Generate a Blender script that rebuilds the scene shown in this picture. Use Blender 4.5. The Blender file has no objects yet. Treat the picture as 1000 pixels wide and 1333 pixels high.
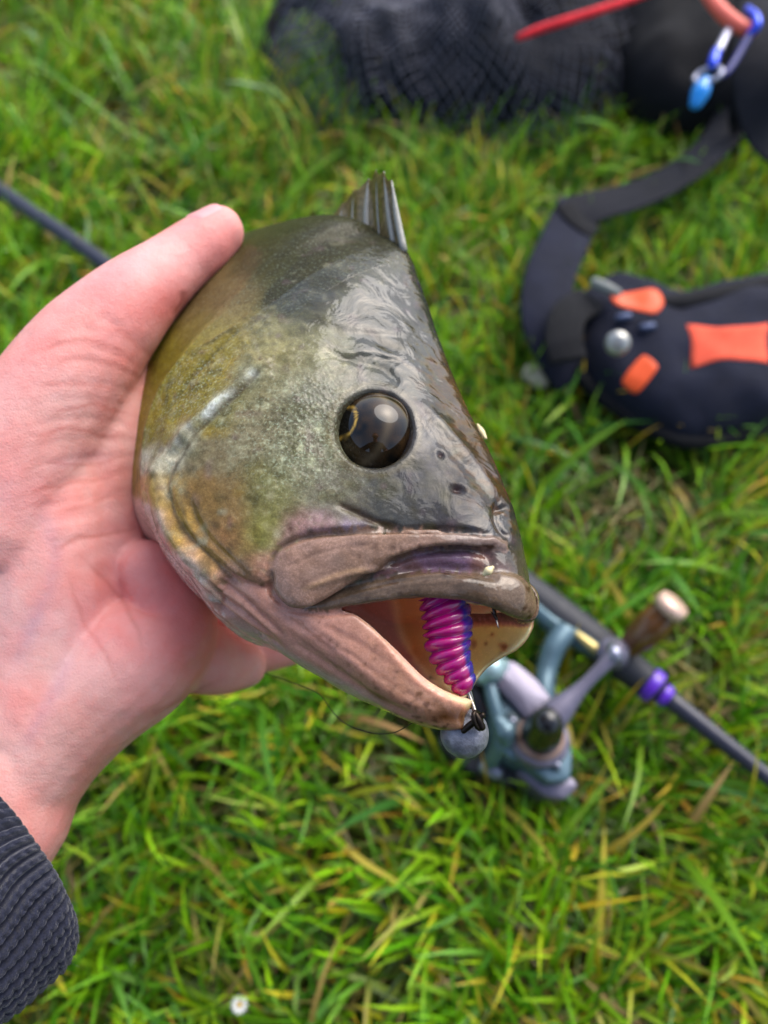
import bpy, bmesh, math, random
import numpy as np
from mathutils import Vector, Matrix, kdtree

random.seed(7)
RNG = np.random.default_rng(7)
scene = bpy.context.scene
COL = scene.collection

# ------------------------------------------------------------------ camera, sky, sun, exposure
CAM_H = 0.50
TILT = math.radians(27.0)
FPX = 1007.0
cam_d = bpy.data.cameras.new('camera')
cam = bpy.data.objects.new('camera', cam_d)
COL.objects.link(cam)
cam.location = (0, 0, CAM_H)
cam.rotation_euler = (TILT, 0, 0)
cam_d.sensor_fit = 'VERTICAL'
cam_d.lens = 5.6
cam_d.sensor_height = 1333.0 / FPX * 5.6
cam_d.sensor_width = 1000.0 / FPX * 5.6
cam_d.clip_start = 0.005
cam_d.clip_end = 500
cam_d.dof.use_dof = True
cam_d.dof.focus_distance = 0.207
cam_d.dof.aperture_fstop = 1.5
scene.camera = cam

SUN_EL, SUN_AZ = math.radians(47), math.radians(36)   # azimuth from +Y towards +X
world = bpy.data.worlds.new('World')
scene.world = world
world.use_nodes = True
nt = world.node_tree
sky = nt.nodes.new('ShaderNodeTexSky')
sky.sky_type = 'NISHITA'
sky.sun_disc = False
sky.sun_elevation = SUN_EL
sky.sun_rotation = SUN_AZ
sky.dust_density = 3.0
hs = nt.nodes.new('ShaderNodeHueSaturation')
hs.inputs['Saturation'].default_value = 0.9
nt.links.new(sky.outputs[0], hs.inputs['Color'])
nt.links.new(hs.outputs[0], nt.nodes['Background'].inputs['Color'])
nt.nodes['Background'].inputs['Strength'].default_value = 0.15

sun_d = bpy.data.lights.new('sun', 'SUN')
sun_d.energy = 1.35
sun_d.angle = math.radians(52)
sun_d.color = (1.0, 0.98, 0.95)
sun = bpy.data.objects.new('sun', sun_d)
COL.objects.link(sun)
sdir = Vector((math.cos(SUN_EL) * math.sin(SUN_AZ), math.cos(SUN_EL) * math.cos(SUN_AZ), math.sin(SUN_EL)))
sun.rotation_euler = sdir.to_track_quat('Z', 'Y').to_euler()
sun.location = (0, 0, 5)

scene.view_settings.view_transform = 'Standard'
scene.view_settings.look = 'None'
scene.view_settings.exposure = 0.95
scene.view_settings.gamma = 1.0
scene.view_settings.use_curve_mapping = False
scene.cycles.max_bounces = 14
scene.cycles.diffuse_bounces = 10

# ------------------------------------------------------------------ coordinates
ct, st = math.cos(TILT), math.sin(TILT)
RC = np.array([[1, 0, 0], [0, ct, -st], [0, st, ct]])
CPOS = np.array([0, 0, CAM_H])

def c2w(p):
    """camera axes (x right, y up, z to the viewer, metres) to world"""
    return np.asarray(p, float) @ RC.T + CPOS

def w2c(p):
    return (np.asarray(p, float) - CPOS) @ RC

def ray(px, py):
    return np.stack([(np.asarray(px, float) - 500) / FPX, (666.5 - np.asarray(py, float)) / FPX,
                     -np.ones_like(np.asarray(px, float))], -1)

def at(px, py, d):
    """a point seen at (px, py) of the photograph, d metres deep, camera axes"""
    return ray(px, py) * np.asarray(d, float)[..., None]

def ground(px, py, h=0.0):
    """a point on the level plane at height h, world axes"""
    r = ray(px, py) @ RC.T
    k = (h - CAM_H) / r[..., 2]
    return CPOS + r * np.asarray(k)[..., None]

def proj(pc):
    pc = np.asarray(pc, float)
    return np.stack([500 + FPX * pc[..., 0] / -pc[..., 2], 666.5 - FPX * pc[..., 1] / -pc[..., 2]], -1)

# ------------------------------------------------------------------ helpers
def lin(c):
    c = np.asarray(c, float)
    return np.where(c <= 0.04045, c / 12.92, ((c + 0.055) / 1.055) ** 2.4)

def s2l(r, g, b):
    return tuple(lin(np.array([r, g, b]) / 255.0)) + (1.0,)

def tag(o, label=None, cat=None, group=None, kind=None):
    if label: o['label'] = label
    if cat: o['category'] = cat
    if group: o['group'] = group
    if kind: o['kind'] = kind
    return o

def empty(name, loc):
    o = bpy.data.objects.new(name, None)
    COL.objects.link(o)
    o.location = tuple(loc)
    o.empty_display_size = 0.02
    return o

bpy_inv = {}
def obj(name, verts, faces, mat, parent=None, smooth=True, color=None, origin=None, attrs=None):
    """world-space vertices -> one mesh object, origin at its middle (or where asked)"""
    v = np.asarray(verts, float)
    if origin is None:
        origin = (v.min(0) + v.max(0)) / 2
        origin[2] = v[:, 2].min()
    origin = np.asarray(origin, float)
    me = bpy.data.meshes.new(name)
    me.from_pydata((v - origin).tolist(), [], [tuple(int(i) for i in f) for f in faces])
    me.validate()
    me.update()
    if smooth:
        me.polygons.foreach_set('use_smooth', [True] * len(me.polygons))
    if color is not None:
        a = me.color_attributes.new('Col', 'FLOAT_COLOR', 'POINT')
        c = np.ones((len(v), 4)); c[:, :3] = color
        a.data.foreach_set('color', c.ravel())
    for k, val in (attrs or {}).items():
        a = me.attributes.new(k, 'FLOAT', 'POINT')
        a.data.foreach_set('value', np.asarray(val, float))
    me.materials.append(mat)
    o = bpy.data.objects.new(name, me)
    COL.objects.link(o)
    bpy_inv[o.name] = origin
    if parent is not None:
        o.parent = parent
        o.location = tuple(origin - bpy_inv.get(parent.name, np.array(parent.location)))
    else:
        o.location = tuple(origin)
    return o

def thing(name, loc, *t, **k):
    o = empty(name, loc)
    bpy_inv[o.name] = np.asarray(loc, float)
    return tag(o, *t, **k)

def catmull(P, n, closed=False):
    """P (k, ...) -> resampled with n points per span"""
    P = np.asarray(P, float)
    k = len(P)
    if closed:
        idx = np.arange(k)
        p0, p1, p2, p3 = P[(idx - 1) % k], P[idx], P[(idx + 1) % k], P[(idx + 2) % k]
    else:
        ext = np.concatenate([2 * P[:1] - P[1:2], P, 2 * P[-1:] - P[-2:-1]])
        p0, p1, p2, p3 = ext[:-3], ext[1:-2], ext[2:-1], ext[3:]
    t = (np.arange(n) / n)
    sh = (1, n) + (1,) * (P.ndim - 1)
    t = t.reshape(sh)
    a, b, c, d = (q[:, None] for q in (p0, p1, p2, p3))
    out = 0.5 * (2 * b + (c - a) * t + (2 * a - 5 * b + 4 * c - d) * t ** 2 + (3 * b - a - 3 * c + d) * t ** 3)
    out = out.reshape((-1,) + P.shape[1:])
    if not closed:
        out = np.concatenate([out, P[-1:]])
    return out

def grid_faces(R, K, closed=True, base=0):
    f = []
    for i in range(R - 1):
        for j in range(K if closed else K - 1):
            j2 = (j + 1) % K
            f.append((base + i * K + j, base + i * K + j2, base + (i + 1) * K + j2, base + (i + 1) * K + j))
    return f

def loft(rings, caps=True):
    """rings (R, K, 3), each a closed loop -> verts, faces"""
    R, K, _ = rings.shape
    v = rings.reshape(-1, 3)
    f = grid_faces(R, K)
    if caps:
        v = np.concatenate([v, rings[0].mean(0)[None], rings[-1].mean(0)[None]])
        a, b = R * K, R * K + 1
        for j in range(K):
            f.append((a, (j + 1) % K, j))
            f.append((b, (R - 1) * K + j, (R - 1) * K + (j + 1) % K))
    return v, f

def frames(path):
    path = np.asarray(path, float)
    t = np.gradient(path, axis=0)
    t /= np.linalg.norm(t, axis=1)[:, None] + 1e-12
    n = np.cross(t[0], [0.3, 0.2, 1.0]); n /= np.linalg.norm(n)
    N = []
    for i in range(len(path)):
        n = n - t[i] * (n @ t[i]); n /= np.linalg.norm(n)
        N.append(n)
    N = np.array(N)
    return t, N, np.cross(t, N)

def tube(path, rad, seg=12, sub=4, caps=True, flat=None, up=None, dome=False):
    """path of points with radii; flat = ratio across; up = direction of the thin side"""
    path = np.asarray(path, float)
    rad = np.broadcast_to(np.asarray(rad, float), (len(path),))
    if sub > 1 and len(path) > 2:
        pr = catmull(np.concatenate([path, rad[:, None]], 1), sub)
        path, rad = pr[:, :3], pr[:, 3]
    if dome:
        t0 = path[0] - path[1]; t0 /= np.linalg.norm(t0)
        t1 = path[-1] - path[-2]; t1 /= np.linalg.norm(t1)
        an = np.radians([85, 65, 45, 22])
        h0 = [path[0] + t0 * rad[0] * math.sin(a) for a in an]
        r0 = [rad[0] * math.cos(a) for a in an]
        h1 = [path[-1] + t1 * rad[-1] * math.sin(a) for a in an[::-1]]
        r1 = [rad[-1] * math.cos(a) for a in an[::-1]]
        path = np.concatenate([h0, path, h1]); rad = np.concatenate([r0, rad, r1])
    t, n, b = frames(path)
    if up is not None:
        up = np.asarray(up, float)
        n = up[None] - t * (t @ up)[:, None]
        n /= np.linalg.norm(n, axis=1)[:, None]
        b = np.cross(t, n)
    th = np.linspace(0, 2 * math.pi, seg, endpoint=False)
    fl = 1.0 if flat is None else flat
    rings = path[:, None] + rad[:, None, None] * (np.cos(th)[None, :, None] * n[:, None] * fl + np.sin(th)[None, :, None] * b[:, None])
    return loft(rings, caps)

def box(c, ax, half, bev=0.2):
    """a box with chamfered edges; ax = 3 axes (rows)"""
    ax = np.asarray(ax, float); half = np.asarray(half, float)
    bv = bev * half.min()
    prof = []
    for z, ins in ((-1, bv), (-1, 0), (1, 0), (1, bv)):
        zz = z * half[2] if ins else z * (half[2] - bv)
        hx, hy = half[0] - ins, half[1] - ins
        k = bv
        ring = []
        for sx, sy in ((1, 1), (-1, 1), (-1, -1), (1, -1)):
            if sx * sy > 0:
                ring += [(sx * hx, sy * (hy - k)), (sx * (hx - k), sy * hy)]
            else:
                ring += [(sx * (hx - k), sy * hy), (sx * hx, sy * (hy - k))]
        prof.append([np.asarray(c) + ax[0] * x + ax[1] * y + ax[2] * zz for x, y in ring])
    return loft(np.array(prof))

def merge(*parts):
    V, F, n = [], [], 0
    for v, f in parts:
        V.append(np.asarray(v)); F += [tuple(i + n for i in q) for q in f]
        n += len(v)
    return np.concatenate(V), F

def vnoise(p, scale, seed=0):
    """smooth value noise, p (n, 3) -> (n,) in -1..1"""
    q = np.asarray(p, float) / scale
    i = np.floor(q).astype(np.int64); f = q - i
    f = f * f * (3 - 2 * f)
    out = 0
    for dx in (0, 1):
        for dy in (0, 1):
            for dz in (0, 1):
                h = ((i[:, 0] + dx) * 73856093) ^ ((i[:, 1] + dy) * 19349663) ^ ((i[:, 2] + dz) * 83492791) ^ (seed * 2654435)
                h = (h ^ (h >> 13)) * 1274126177
                h = ((h ^ (h >> 16)) & 0xFFFF) / 32767.5 - 1
                w = (f[:, 0] if dx else 1 - f[:, 0]) * (f[:, 1] if dy else 1 - f[:, 1]) * (f[:, 2] if dz else 1 - f[:, 2])
                out = out + w * h
    return out

def remesh(parts, voxel, smooth=2):
    """join closed shells and remesh them to one continuous skin; returns verts, faces (camera axes)"""
    v, f = merge(*parts)
    S = 100.0
    me = bpy.data.meshes.new('skin_work')
    me.from_pydata((v * S).tolist(), [], f)
    me.update()
    bm = bmesh.new(); bm.from_mesh(me)
    bmesh.ops.recalc_face_normals(bm, faces=bm.faces)
    bm.to_mesh(me); bm.free()
    o = bpy.data.objects.new('skin_work', me)
    COL.objects.link(o)
    m = o.modifiers.new('r', 'REMESH'); m.mode = 'VOXEL'; m.voxel_size = voxel * S
    if smooth:
        s = o.modifiers.new('s', 'SMOOTH'); s.factor = 0.5; s.iterations = smooth
    dg = bpy.context.evaluated_depsgraph_get()
    ev = o.evaluated_get(dg)
    em = ev.to_mesh()
    n = len(em.vertices)
    co = np.empty(n * 3); em.vertices.foreach_get('co', co)
    faces = [tuple(p.vertices) for p in em.polygons]
    ev.to_mesh_clear()
    bpy.data.objects.remove(o); bpy.data.meshes.remove(me)
    return co.reshape(-1, 3) / S, faces

def vnormals(v, f):
    me = bpy.data.meshes.new('n'); me.from_pydata(v.tolist(), [], f); me.update()
    n = np.empty(len(v) * 3); me.vertices.foreach_get('normal', n)
    bpy.data.meshes.remove(me)
    return n.reshape(-1, 3)

def seg_dist(xy, poly):
    """distance of points to a polyline, and the 0..1 position along it"""
    poly = np.asarray(poly, float)
    best = np.full(len(xy), 1e9); pos = np.zeros(len(xy))
    L = np.r_[0, np.cumsum(np.linalg.norm(np.diff(poly, axis=0), axis=1))]
    for i in range(len(poly) - 1):
        a, b = poly[i], poly[i + 1]
        ab = b - a
        t = np.clip(((xy - a) @ ab) / (ab @ ab + 1e-9), 0, 1)
        d = np.linalg.norm(xy - a - t[:, None] * ab, axis=1)
        m = d < best
        best[m] = d[m]; pos[m] = (L[i] + t[m] * (L[i + 1] - L[i])) / L[-1]
    return best, pos

def smooth_poly(pts, n=6):
    return catmull(np.asarray(pts, float), n)

def nearest_layer(xy, depth, cell=4.0, tol=0.004):
    """which points are the first thing met along the line of sight"""
    ij = np.floor(xy / cell).astype(int); ij -= ij.min(0)
    W = ij[:, 0].max() + 1
    key = ij[:, 1] * W + ij[:, 0]
    mn = np.full(key.max() + 1, 1e9)
    np.minimum.at(mn, key, depth)
    return depth < mn[key] + tol

# ------------------------------------------------------------------ material helpers
class NT:
    def __init__(self, name):
        self.m = bpy.data.materials.new(name)
        self.m.use_nodes = True
        self.t = self.m.node_tree
        self.b = self.t.nodes['Principled BSDF']
        self.out = self.t.nodes['Material Output']
    def n(self, typ, **kw):
        x = self.t.nodes.new(typ)
        for k, v in kw.items():
            if k in x.inputs.keys(): x.inputs[k].default_value = v
            else: setattr(x, k, v)
        return x
    def l(self, a, b): self.t.links.new(a, b)
    def coord(self): return self.n('ShaderNodeTexCoord').outputs['Object']
    def noise(self, scale, detail=4, rough=0.55, vec=None, dist=0.0):
        x = self.n('ShaderNodeTexNoise')
        x.inputs['Scale'].default_value = scale; x.inputs['Detail'].default_value = detail
        x.inputs['Roughness'].default_value = rough; x.inputs['Distortion'].default_value = dist
        self.l(vec if vec is not None else self.coord(), x.inputs['Vector'])
        return x.outputs['Fac']
    def voro(self, scale, vec=None, feature='F1', rand=1.0):
        x = self.n('ShaderNodeTexVoronoi'); x.feature = feature
        x.inputs['Scale'].default_value = scale
        x.inputs['Randomness'].default_value = rand
        self.l(vec if vec is not None else self.coord(), x.inputs['Vector'])
        return x.outputs['Distance']
    def ramp(self, fac, stops):
        x = self.n('ShaderNodeValToRGB')
        e = x.color_ramp.elements
        while len(e) < len(stops): e.new(0.5)
        for i, (p, c) in enumerate(stops):
            e[i].position = p
            e[i].color = c if len(c) == 4 else tuple(c) + (1,)
        self.l(fac, x.inputs['Fac'])
        return x.outputs['Color']
    def mix(self, fac, a, b, mode='MIX'):
        x = self.n('ShaderNodeMix'); x.data_type = 'RGBA'; x.blend_type = mode
        for s, v in ((0, fac), (6, a), (7, b)):
            if hasattr(v, 'is_linked') or hasattr(v, 'node'): self.l(v, x.inputs[s])
            else: x.inputs[s].default_value = v
        return x.outputs[2]
    def math(self, op, a, b=0.0, clamp=False):
        x = self.n('ShaderNodeMath'); x.operation = op; x.use_clamp = clamp
        for i, v in enumerate((a, b)):
            if hasattr(v, 'node'): self.l(v, x.inputs[i])
            else: x.inputs[i].default_value = v
        return x.outputs[0]
    def attr(self, name, fac=False):
        x = self.n('ShaderNodeAttribute'); x.attribute_name = name
        return x.outputs['Fac'] if fac else x.outputs['Color']
    def bump(self, h, strength, dist, prev=None):
        x = self.n('ShaderNodeBump')
        x.inputs['Strength'].default_value = strength; x.inputs['Distance'].default_value = dist
        self.l(h, x.inputs['Height'])
        if prev is not None: self.l(prev, x.inputs['Normal'])
        return x.outputs['Normal']
    def set(self, **kw):
        names = dict(color='Base Color', rough='Roughness', metal='Metallic', spec='Specular IOR Level', coat='Coat Weight',
                     coat_rough='Coat Roughness', sss='Subsurface Weight', sss_scale='Subsurface Scale', normal='Normal',
                     coat_normal='Coat Normal', alpha='Alpha', trans='Transmission Weight', ior='IOR', sheen='Sheen Weight')
        for k, v in kw.items():
            s = self.b.inputs[names[k]]
            if hasattr(v, 'node'): self.l(v, s)
            else: s.default_value = v
        return self

def simple(name, rgb, rough=0.5, metal=0.0, var=0.15, scale=300, coat=0.0, bump=0.1, bdist=0.0005, spec=0.5):
    m = NT(name)
    c = s2l(*rgb)
    d = tuple(x * (1 - var) for x in c[:3]) + (1,); e = tuple(min(1, x * (1 + var)) for x in c[:3]) + (1,)
    nz = m.noise(scale, 5, 0.6)
    m.set(color=m.ramp(nz, [(0.3, d), (0.7, e)]), metal=metal, coat=coat, spec=spec)
    m.set(rough=m.math('ADD', m.math('MULTIPLY', m.noise(scale * 0.5, 3), 0.2), rough - 0.1, True))
    if bump:
        m.set(normal=m.bump(nz, bump, bdist))
    return m.m

def cloth(name, rgb, rough=.8, scale=700):
    m = NT(name)
    w1_ = m.n('ShaderNodeTexWave'); w1_.inputs['Scale'].default_value = scale; w1_.inputs['Distortion'].default_value = .4; m.l(m.coord(), w1_.inputs['Vector'])
    nn = m.noise(40, 5, .6)
    c_ = s2l(*rgb); lo = tuple(x * .75 for x in c_[:3]) + (1,); hi = tuple(x * 1.3 for x in c_[:3]) + (1,)
    m.set(color=m.ramp(nn, [(.3, lo), (.7, hi)]), rough=rough, spec=.2, sheen=.03, normal=m.bump(w1_.outputs['Fac'], .3, .0005, m.bump(nn, .4, .004)))
    return m.m
# ================================================================== GROUND
g = NT('soil')
nz = g.noise(25, 6, 0.65); nz2 = g.noise(180, 4, 0.6)
c1 = g.ramp(nz, [(0.3, s2l(42, 36, 20)), (0.5, s2l(62, 60, 28)), (0.7, s2l(84, 70, 44))])
c2 = g.mix(g.math('MULTIPLY', nz2, 0.6), c1, s2l(52, 62, 22))
g.set(color=c2, rough=0.95, spec=0.1, normal=g.bump(nz2, 0.8, 0.004))
n = 90
gx = np.linspace(-1, 1, n); gx = np.sign(gx) * (np.abs(gx) * 1.2 + np.abs(gx) ** 7 * 120)
X, Y = np.meshgrid(gx, gx + 0.3)
V = np.stack([X, Y, np.zeros_like(X)], -1).reshape(-1, 3)
near = np.exp(-((V[:, 0]) ** 2 + (V[:, 1] - .3) ** 2) / 2.0)
V[:, 2] = (vnoise(V, 0.12, 3) * 0.006 - 0.004) * near
gr = obj('ground', V, grid_faces(n, n, False), g.m, origin=(0, 0, 0))
tag(gr, 'damp brown soil under the lawn', 'ground', kind='structure')

# ================================================================== GRASS
def blades(xy, length, width, lean, bendk, az, base_col, tip_col, seg=4, z0=None):
    """arrays, one row per blade -> verts, faces, colours"""
    N = len(xy)
    k = np.linspace(0, 1, seg + 1)
    ang = lean[:, None] + bendk[:, None] * k[None] ** 1.3        # angle from vertical along the blade
    ds = length[:, None] / seg
    hx = np.concatenate([np.zeros((N, 1)), np.cumsum(np.sin(ang[:, :-1]) * ds, 1)], 1)
    hz = np.concatenate([np.zeros((N, 1)), np.cumsum(np.cos(ang[:, :-1]) * ds, 1)], 1)
    hz = np.maximum(hz, 0.003 + 0.004 * RNG.random((N, 1)))
    az2 = az[:, None] + (RNG.random((N, 1)) - .5) * 0.8 * k[None]
    cx = xy[:, :1] + hx * np.cos(az2); cy = xy[:, 1:] + hx * np.sin(az2)
    w = width[:, None] * np.interp(k, [0, .25, .6, .85, 1], [.7, 1, .9, .55, .04])[None] / 2
    tw = az[:, None] + math.pi / 2 + (RNG.random((N, 1)) - .5) * 1.2
    wx, wy = np.cos(tw) * w, np.sin(tw) * w
    wz = (RNG.random((N, 1)) - .5) * 1.4 * w
    Lf = np.stack([cx - wx, cy - wy, hz - wz], -1); Rt = np.stack([cx + wx, cy + wy, hz + wz], -1)
    Lf[..., 2] = np.maximum(Lf[..., 2], 0.001); Rt[..., 2] = np.maximum(Rt[..., 2], 0.001)
    if z0 is not None:
        Lf[..., 2] += z0[:, None]; Rt[..., 2] += z0[:, None]
    V = np.stack([Lf, Rt], 2)                                     # N, seg+1, 2, 3
    cc = base_col[:, None] * (1 - k[None, :, None]) + tip_col[:, None] * k[None, :, None]
    C = np.repeat(cc[:, :, None], 2, 2)
    b = (np.arange(N) * (seg + 1) * 2)[:, None]
    q = (np.arange(seg) * 2)[None]
    F = np.stack([b + q, b + q + 1, b + q + 3, b + q + 2], -1).reshape(-1, 4)
    return V.reshape(-1, 3), F, C.reshape(-1, 3)

def fast_mesh(name, V, F, C, mat):
    me = bpy.data.meshes.new(name)
    me.vertices.add(len(V)); me.vertices.foreach_set('co', V.ravel())
    me.loops.add(F.size); me.loops.foreach_set('vertex_index', F.ravel().astype(np.int32))
    me.polygons.add(len(F))
    me.polygons.foreach_set('loop_start', np.arange(0, F.size, F.shape[1], dtype=np.int32))
    me.polygons.foreach_set('use_smooth', np.ones(len(F), bool))
    me.update(calc_edges=True)
    a = me.color_attributes.new('Col', 'FLOAT_COLOR', 'POINT')
    c = np.ones((len(V), 4)); c[:, :3] = C
    a.data.foreach_set('color', c.ravel())
    me.materials.append(mat)
    o = bpy.data.objects.new(name, me)
    COL.objects.link(o)
    return o

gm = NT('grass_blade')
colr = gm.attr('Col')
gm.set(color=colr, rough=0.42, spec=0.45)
tr = gm.n('ShaderNodeBsdfTranslucent'); gm.l(gm.mix(1.0, colr, (1.0, 1.0, 0.55, 1), 'MULTIPLY'), tr.inputs['Color'])
mx = gm.n('ShaderNodeMixShader'); mx.inputs[0].default_value = 0.28
gm.l(gm.b.outputs[0], mx.inputs[1]); gm.l(tr.outputs[0], mx.inputs[2]); gm.l(mx.outputs[0], gm.out.inputs['Surface'])

def scatter(N, x0, x1, y0, y1):
    return np.stack([RNG.uniform(x0, x1, N), RNG.uniform(y0, y1, N)], 1)

def palette(N, cols, w, jit=0.16):
    c = lin(np.array(cols) / 255.0)
    i = RNG.choice(len(cols), N, p=np.array(w) / sum(w))
    return np.clip(c[i] * (1 + jit * RNG.standard_normal((N, 1))) * (1 + 0.06 * RNG.standard_normal((N, 3))), 0.004, 1), i

def lawn():
    Vs, Fs, Cs, base = [], [], [], 0
    def add(v, f, c):
        nonlocal base
        Vs.append(v); Fs.append(f + base); Cs.append(c); base += len(v)
    GREEN = [(104, 164, 14), (136, 192, 22), (72, 134, 16), (162, 202, 36), (98, 152, 50), (196, 196, 54)]
    # thatch: old flat blades close to the soil
    N = 26000
    xy = scatter(N, -0.75, 0.75, -0.35, 1.05)
    col, _ = palette(N, [(140, 122, 66), (104, 100, 44), (84, 104, 26), (158, 140, 84), (70, 100, 22)], [2, 2, 5, 1.5, 6])
    add(*blades(xy, RNG.uniform(.03, .08, N), RNG.uniform(.0015, .003, N), RNG.uniform(1.25, 1.55, N), RNG.uniform(-.2, .2, N),
                RNG.uniform(0, 6.28, N), col * .8, col, 3, RNG.uniform(0, .008, N)))
    # living grass, in tufts
    T = 7400
    tc = scatter(T, -0.8, 0.8, -0.4, 1.15)
    per = 13
    N = T * per
    ti = np.repeat(np.arange(T), per)
    xy = tc[ti] + RNG.normal(0, .011, (N, 2))
    dens = vnoise(np.c_[xy, np.zeros(N)], 0.13, 5) + 0.5 * vnoise(np.c_[xy, np.zeros(N)], 0.05, 9)
    keep = dens > -0.85 + .15 * RNG.standard_normal(N)
    xy, ti = xy[keep], ti[keep]; N = len(xy)
    taz = RNG.uniform(0, 6.28, T); tl = RNG.uniform(.7, 1.25, T)
    flow = 2.2 * vnoise(np.c_[xy, np.zeros(N)], 0.22, 11) + 1.2
    az = np.where(RNG.random(N) < .55, flow + RNG.normal(0, .7, N), taz[ti] + RNG.normal(0, 1.2, N))
    tone = vnoise(np.c_[xy, np.zeros(N)], 0.16, 21)
    col, ci = palette(N, GREEN, [5, 6, 4, 3, 3, 1.2])
    col *= (1 + .22 * tone)[:, None]
    tip = col * np.array([1.12, 1.05, .9])
    yel = RNG.random(N) < .035
    ycol, _ = palette(N, [(206, 176, 40), (190, 150, 50), (176, 150, 84)], [2, 2, 2])
    col = np.where(yel[:, None], ycol * .85, col); tip = np.where(yel[:, None], ycol, tip)
    ytip = RNG.random(N) < .12
    tip = np.where(ytip[:, None], ycol, tip)
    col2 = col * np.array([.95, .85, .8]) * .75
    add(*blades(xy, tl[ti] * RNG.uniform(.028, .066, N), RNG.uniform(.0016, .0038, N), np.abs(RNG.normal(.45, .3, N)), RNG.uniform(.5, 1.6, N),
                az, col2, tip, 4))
    # a few broad bent blades on top
    N = 1100
    xy = scatter(N, -0.7, 0.7, -0.3, 1.05)
    col, _ = palette(N, [(126, 168, 40), (92, 150, 34), (200, 176, 70), (70, 124, 50), (196, 160, 96)], [4, 5, .9, 3, .6])
    add(*blades(xy, RNG.uniform(.06, .11, N), RNG.uniform(.0035, .0055, N), RNG.uniform(.5, 1.1, N), RNG.uniform(.4, 1.1, N),
                RNG.uniform(0, 6.28, N), col * .7, col, 5))
    # farther out, outside the picture
    N = 26000
    xy = scatter(N, -2.2, 2.2, -1.6, 2.8)
    inn = (np.abs(xy[:, 0]) < .78) & (xy[:, 1] > -.38) & (xy[:, 1] < 1.12)
    xy = xy[~inn]; N = len(xy)
    col, _ = palette(N, GREEN, [5, 6, 4, 3, 3, 1.2])
    add(*blades(xy, RNG.uniform(.05, .1, N), RNG.uniform(.004, .008, N), np.abs(RNG.normal(.6, .4, N)), RNG.uniform(.4, 1.3, N),
                RNG.uniform(0, 6.28, N), col * .7, col, 3))
    F = [f for f in Fs]
    o = fast_mesh('grass', np.concatenate(Vs), np.concatenate(F), np.concatenate(Cs), gm.m)
    tag(o, 'long tousled green grass with yellowed blades', 'grass', kind='stuff')
lawn()

# ================================================================== FISH
A_ax = np.array([.820 * .835, -.572 * .835, .55]); A_ax /= np.linalg.norm(A_ax)
U_ax = np.array([.572, .820, 0.0])
R_ax = np.cross(A_ax, U_ax)
SNOUT = at(690, 790, .200)
C0 = SNOUT @ R_ax
MM = 0.001

def F3(px, py, rc):
    """point seen at (px, py) that lies rc mm to the right of the fish's middle plane (camera axes)"""
    r = ray(px, py)
    return r * ((C0 + rc * MM) / (r @ R_ax))

def mirror(p):
    return p - 2 * ((p @ R_ax) - C0)[..., None] * R_ax

def half_ring(pts):
    return np.array([F3(*p) for p in pts])

def full_ring(h):
    return np.concatenate([h, mirror(h[1:-1])[::-1]])

def ring_loft(half_list, nr=6, nk=5):
    full = np.array([full_ring(h) for h in half_list])
    fk = np.array([catmull(r, nk, True) for r in full])
    fr = catmull(fk, nr)
    return fr

head = [
    [(688, 768, 0), (685, 770, 1.5), (681, 774, 2.6), (677, 778, 3.2), (674, 782, 3.2), (673, 786, 3), (675, 789, 2.4), (679, 791, 1.4), (683, 792, 0)],
    [(683, 728, 0), (676, 733, 4), (665, 742, 7), (653, 752, 8.5), (643, 760, 9), (636, 768, 8.6), (632, 776, 7.4), (646, 788, 4), (664, 796, 0)],
    [(667, 663, 0), (656, 671, 5), (640, 687, 9.5), (618, 706, 13), (598, 726, 14.2), (586, 745, 14), (578, 765, 12.4), (604, 785, 7), (640, 788, 0)],
    [(638, 590, 0), (624, 602, 6), (606, 625, 11.5), (578, 662, 16.5), (545, 698, 19), (520, 728, 20), (503, 762, 18.6), (548, 776, 10), (602, 765, 0)],
    [(598, 508, 0), (581, 520, 7), (560, 545, 14), (520, 608, 21), (470, 668, 26), (424, 712, 28), (392, 765, 26), (440, 780, 15), (522, 770, 0)],
    [(571, 440, 0), (549, 453, 8), (517, 482, 17), (462, 560, 26), (404, 635, 32), (350, 695, 35), (318, 752, 33), (365, 775, 18), (455, 770, 0)],
    [(549, 372, 0), (526, 388, 9), (480, 425, 20), (418, 492, 31), (345, 568, 38), (288, 642, 40), (258, 712, 37), (282, 786, 27), (350, 842, 0)],
    [(529, 322, 0), (505, 334, 9), (455, 364, 21), (385, 425, 32), (310, 500, 39), (248, 572, 42), (214, 645, 40), (226, 724, 31), (290, 800, 0)],
    [(500, 307, 0), (468, 313, 10), (405, 335, 22), (328, 388, 32), (256, 455, 38), (205, 530, 39), (186, 606, 37), (194, 680, 29), (250, 760, 0)],
]
head_h = [half_ring(r) for r in head]
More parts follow.
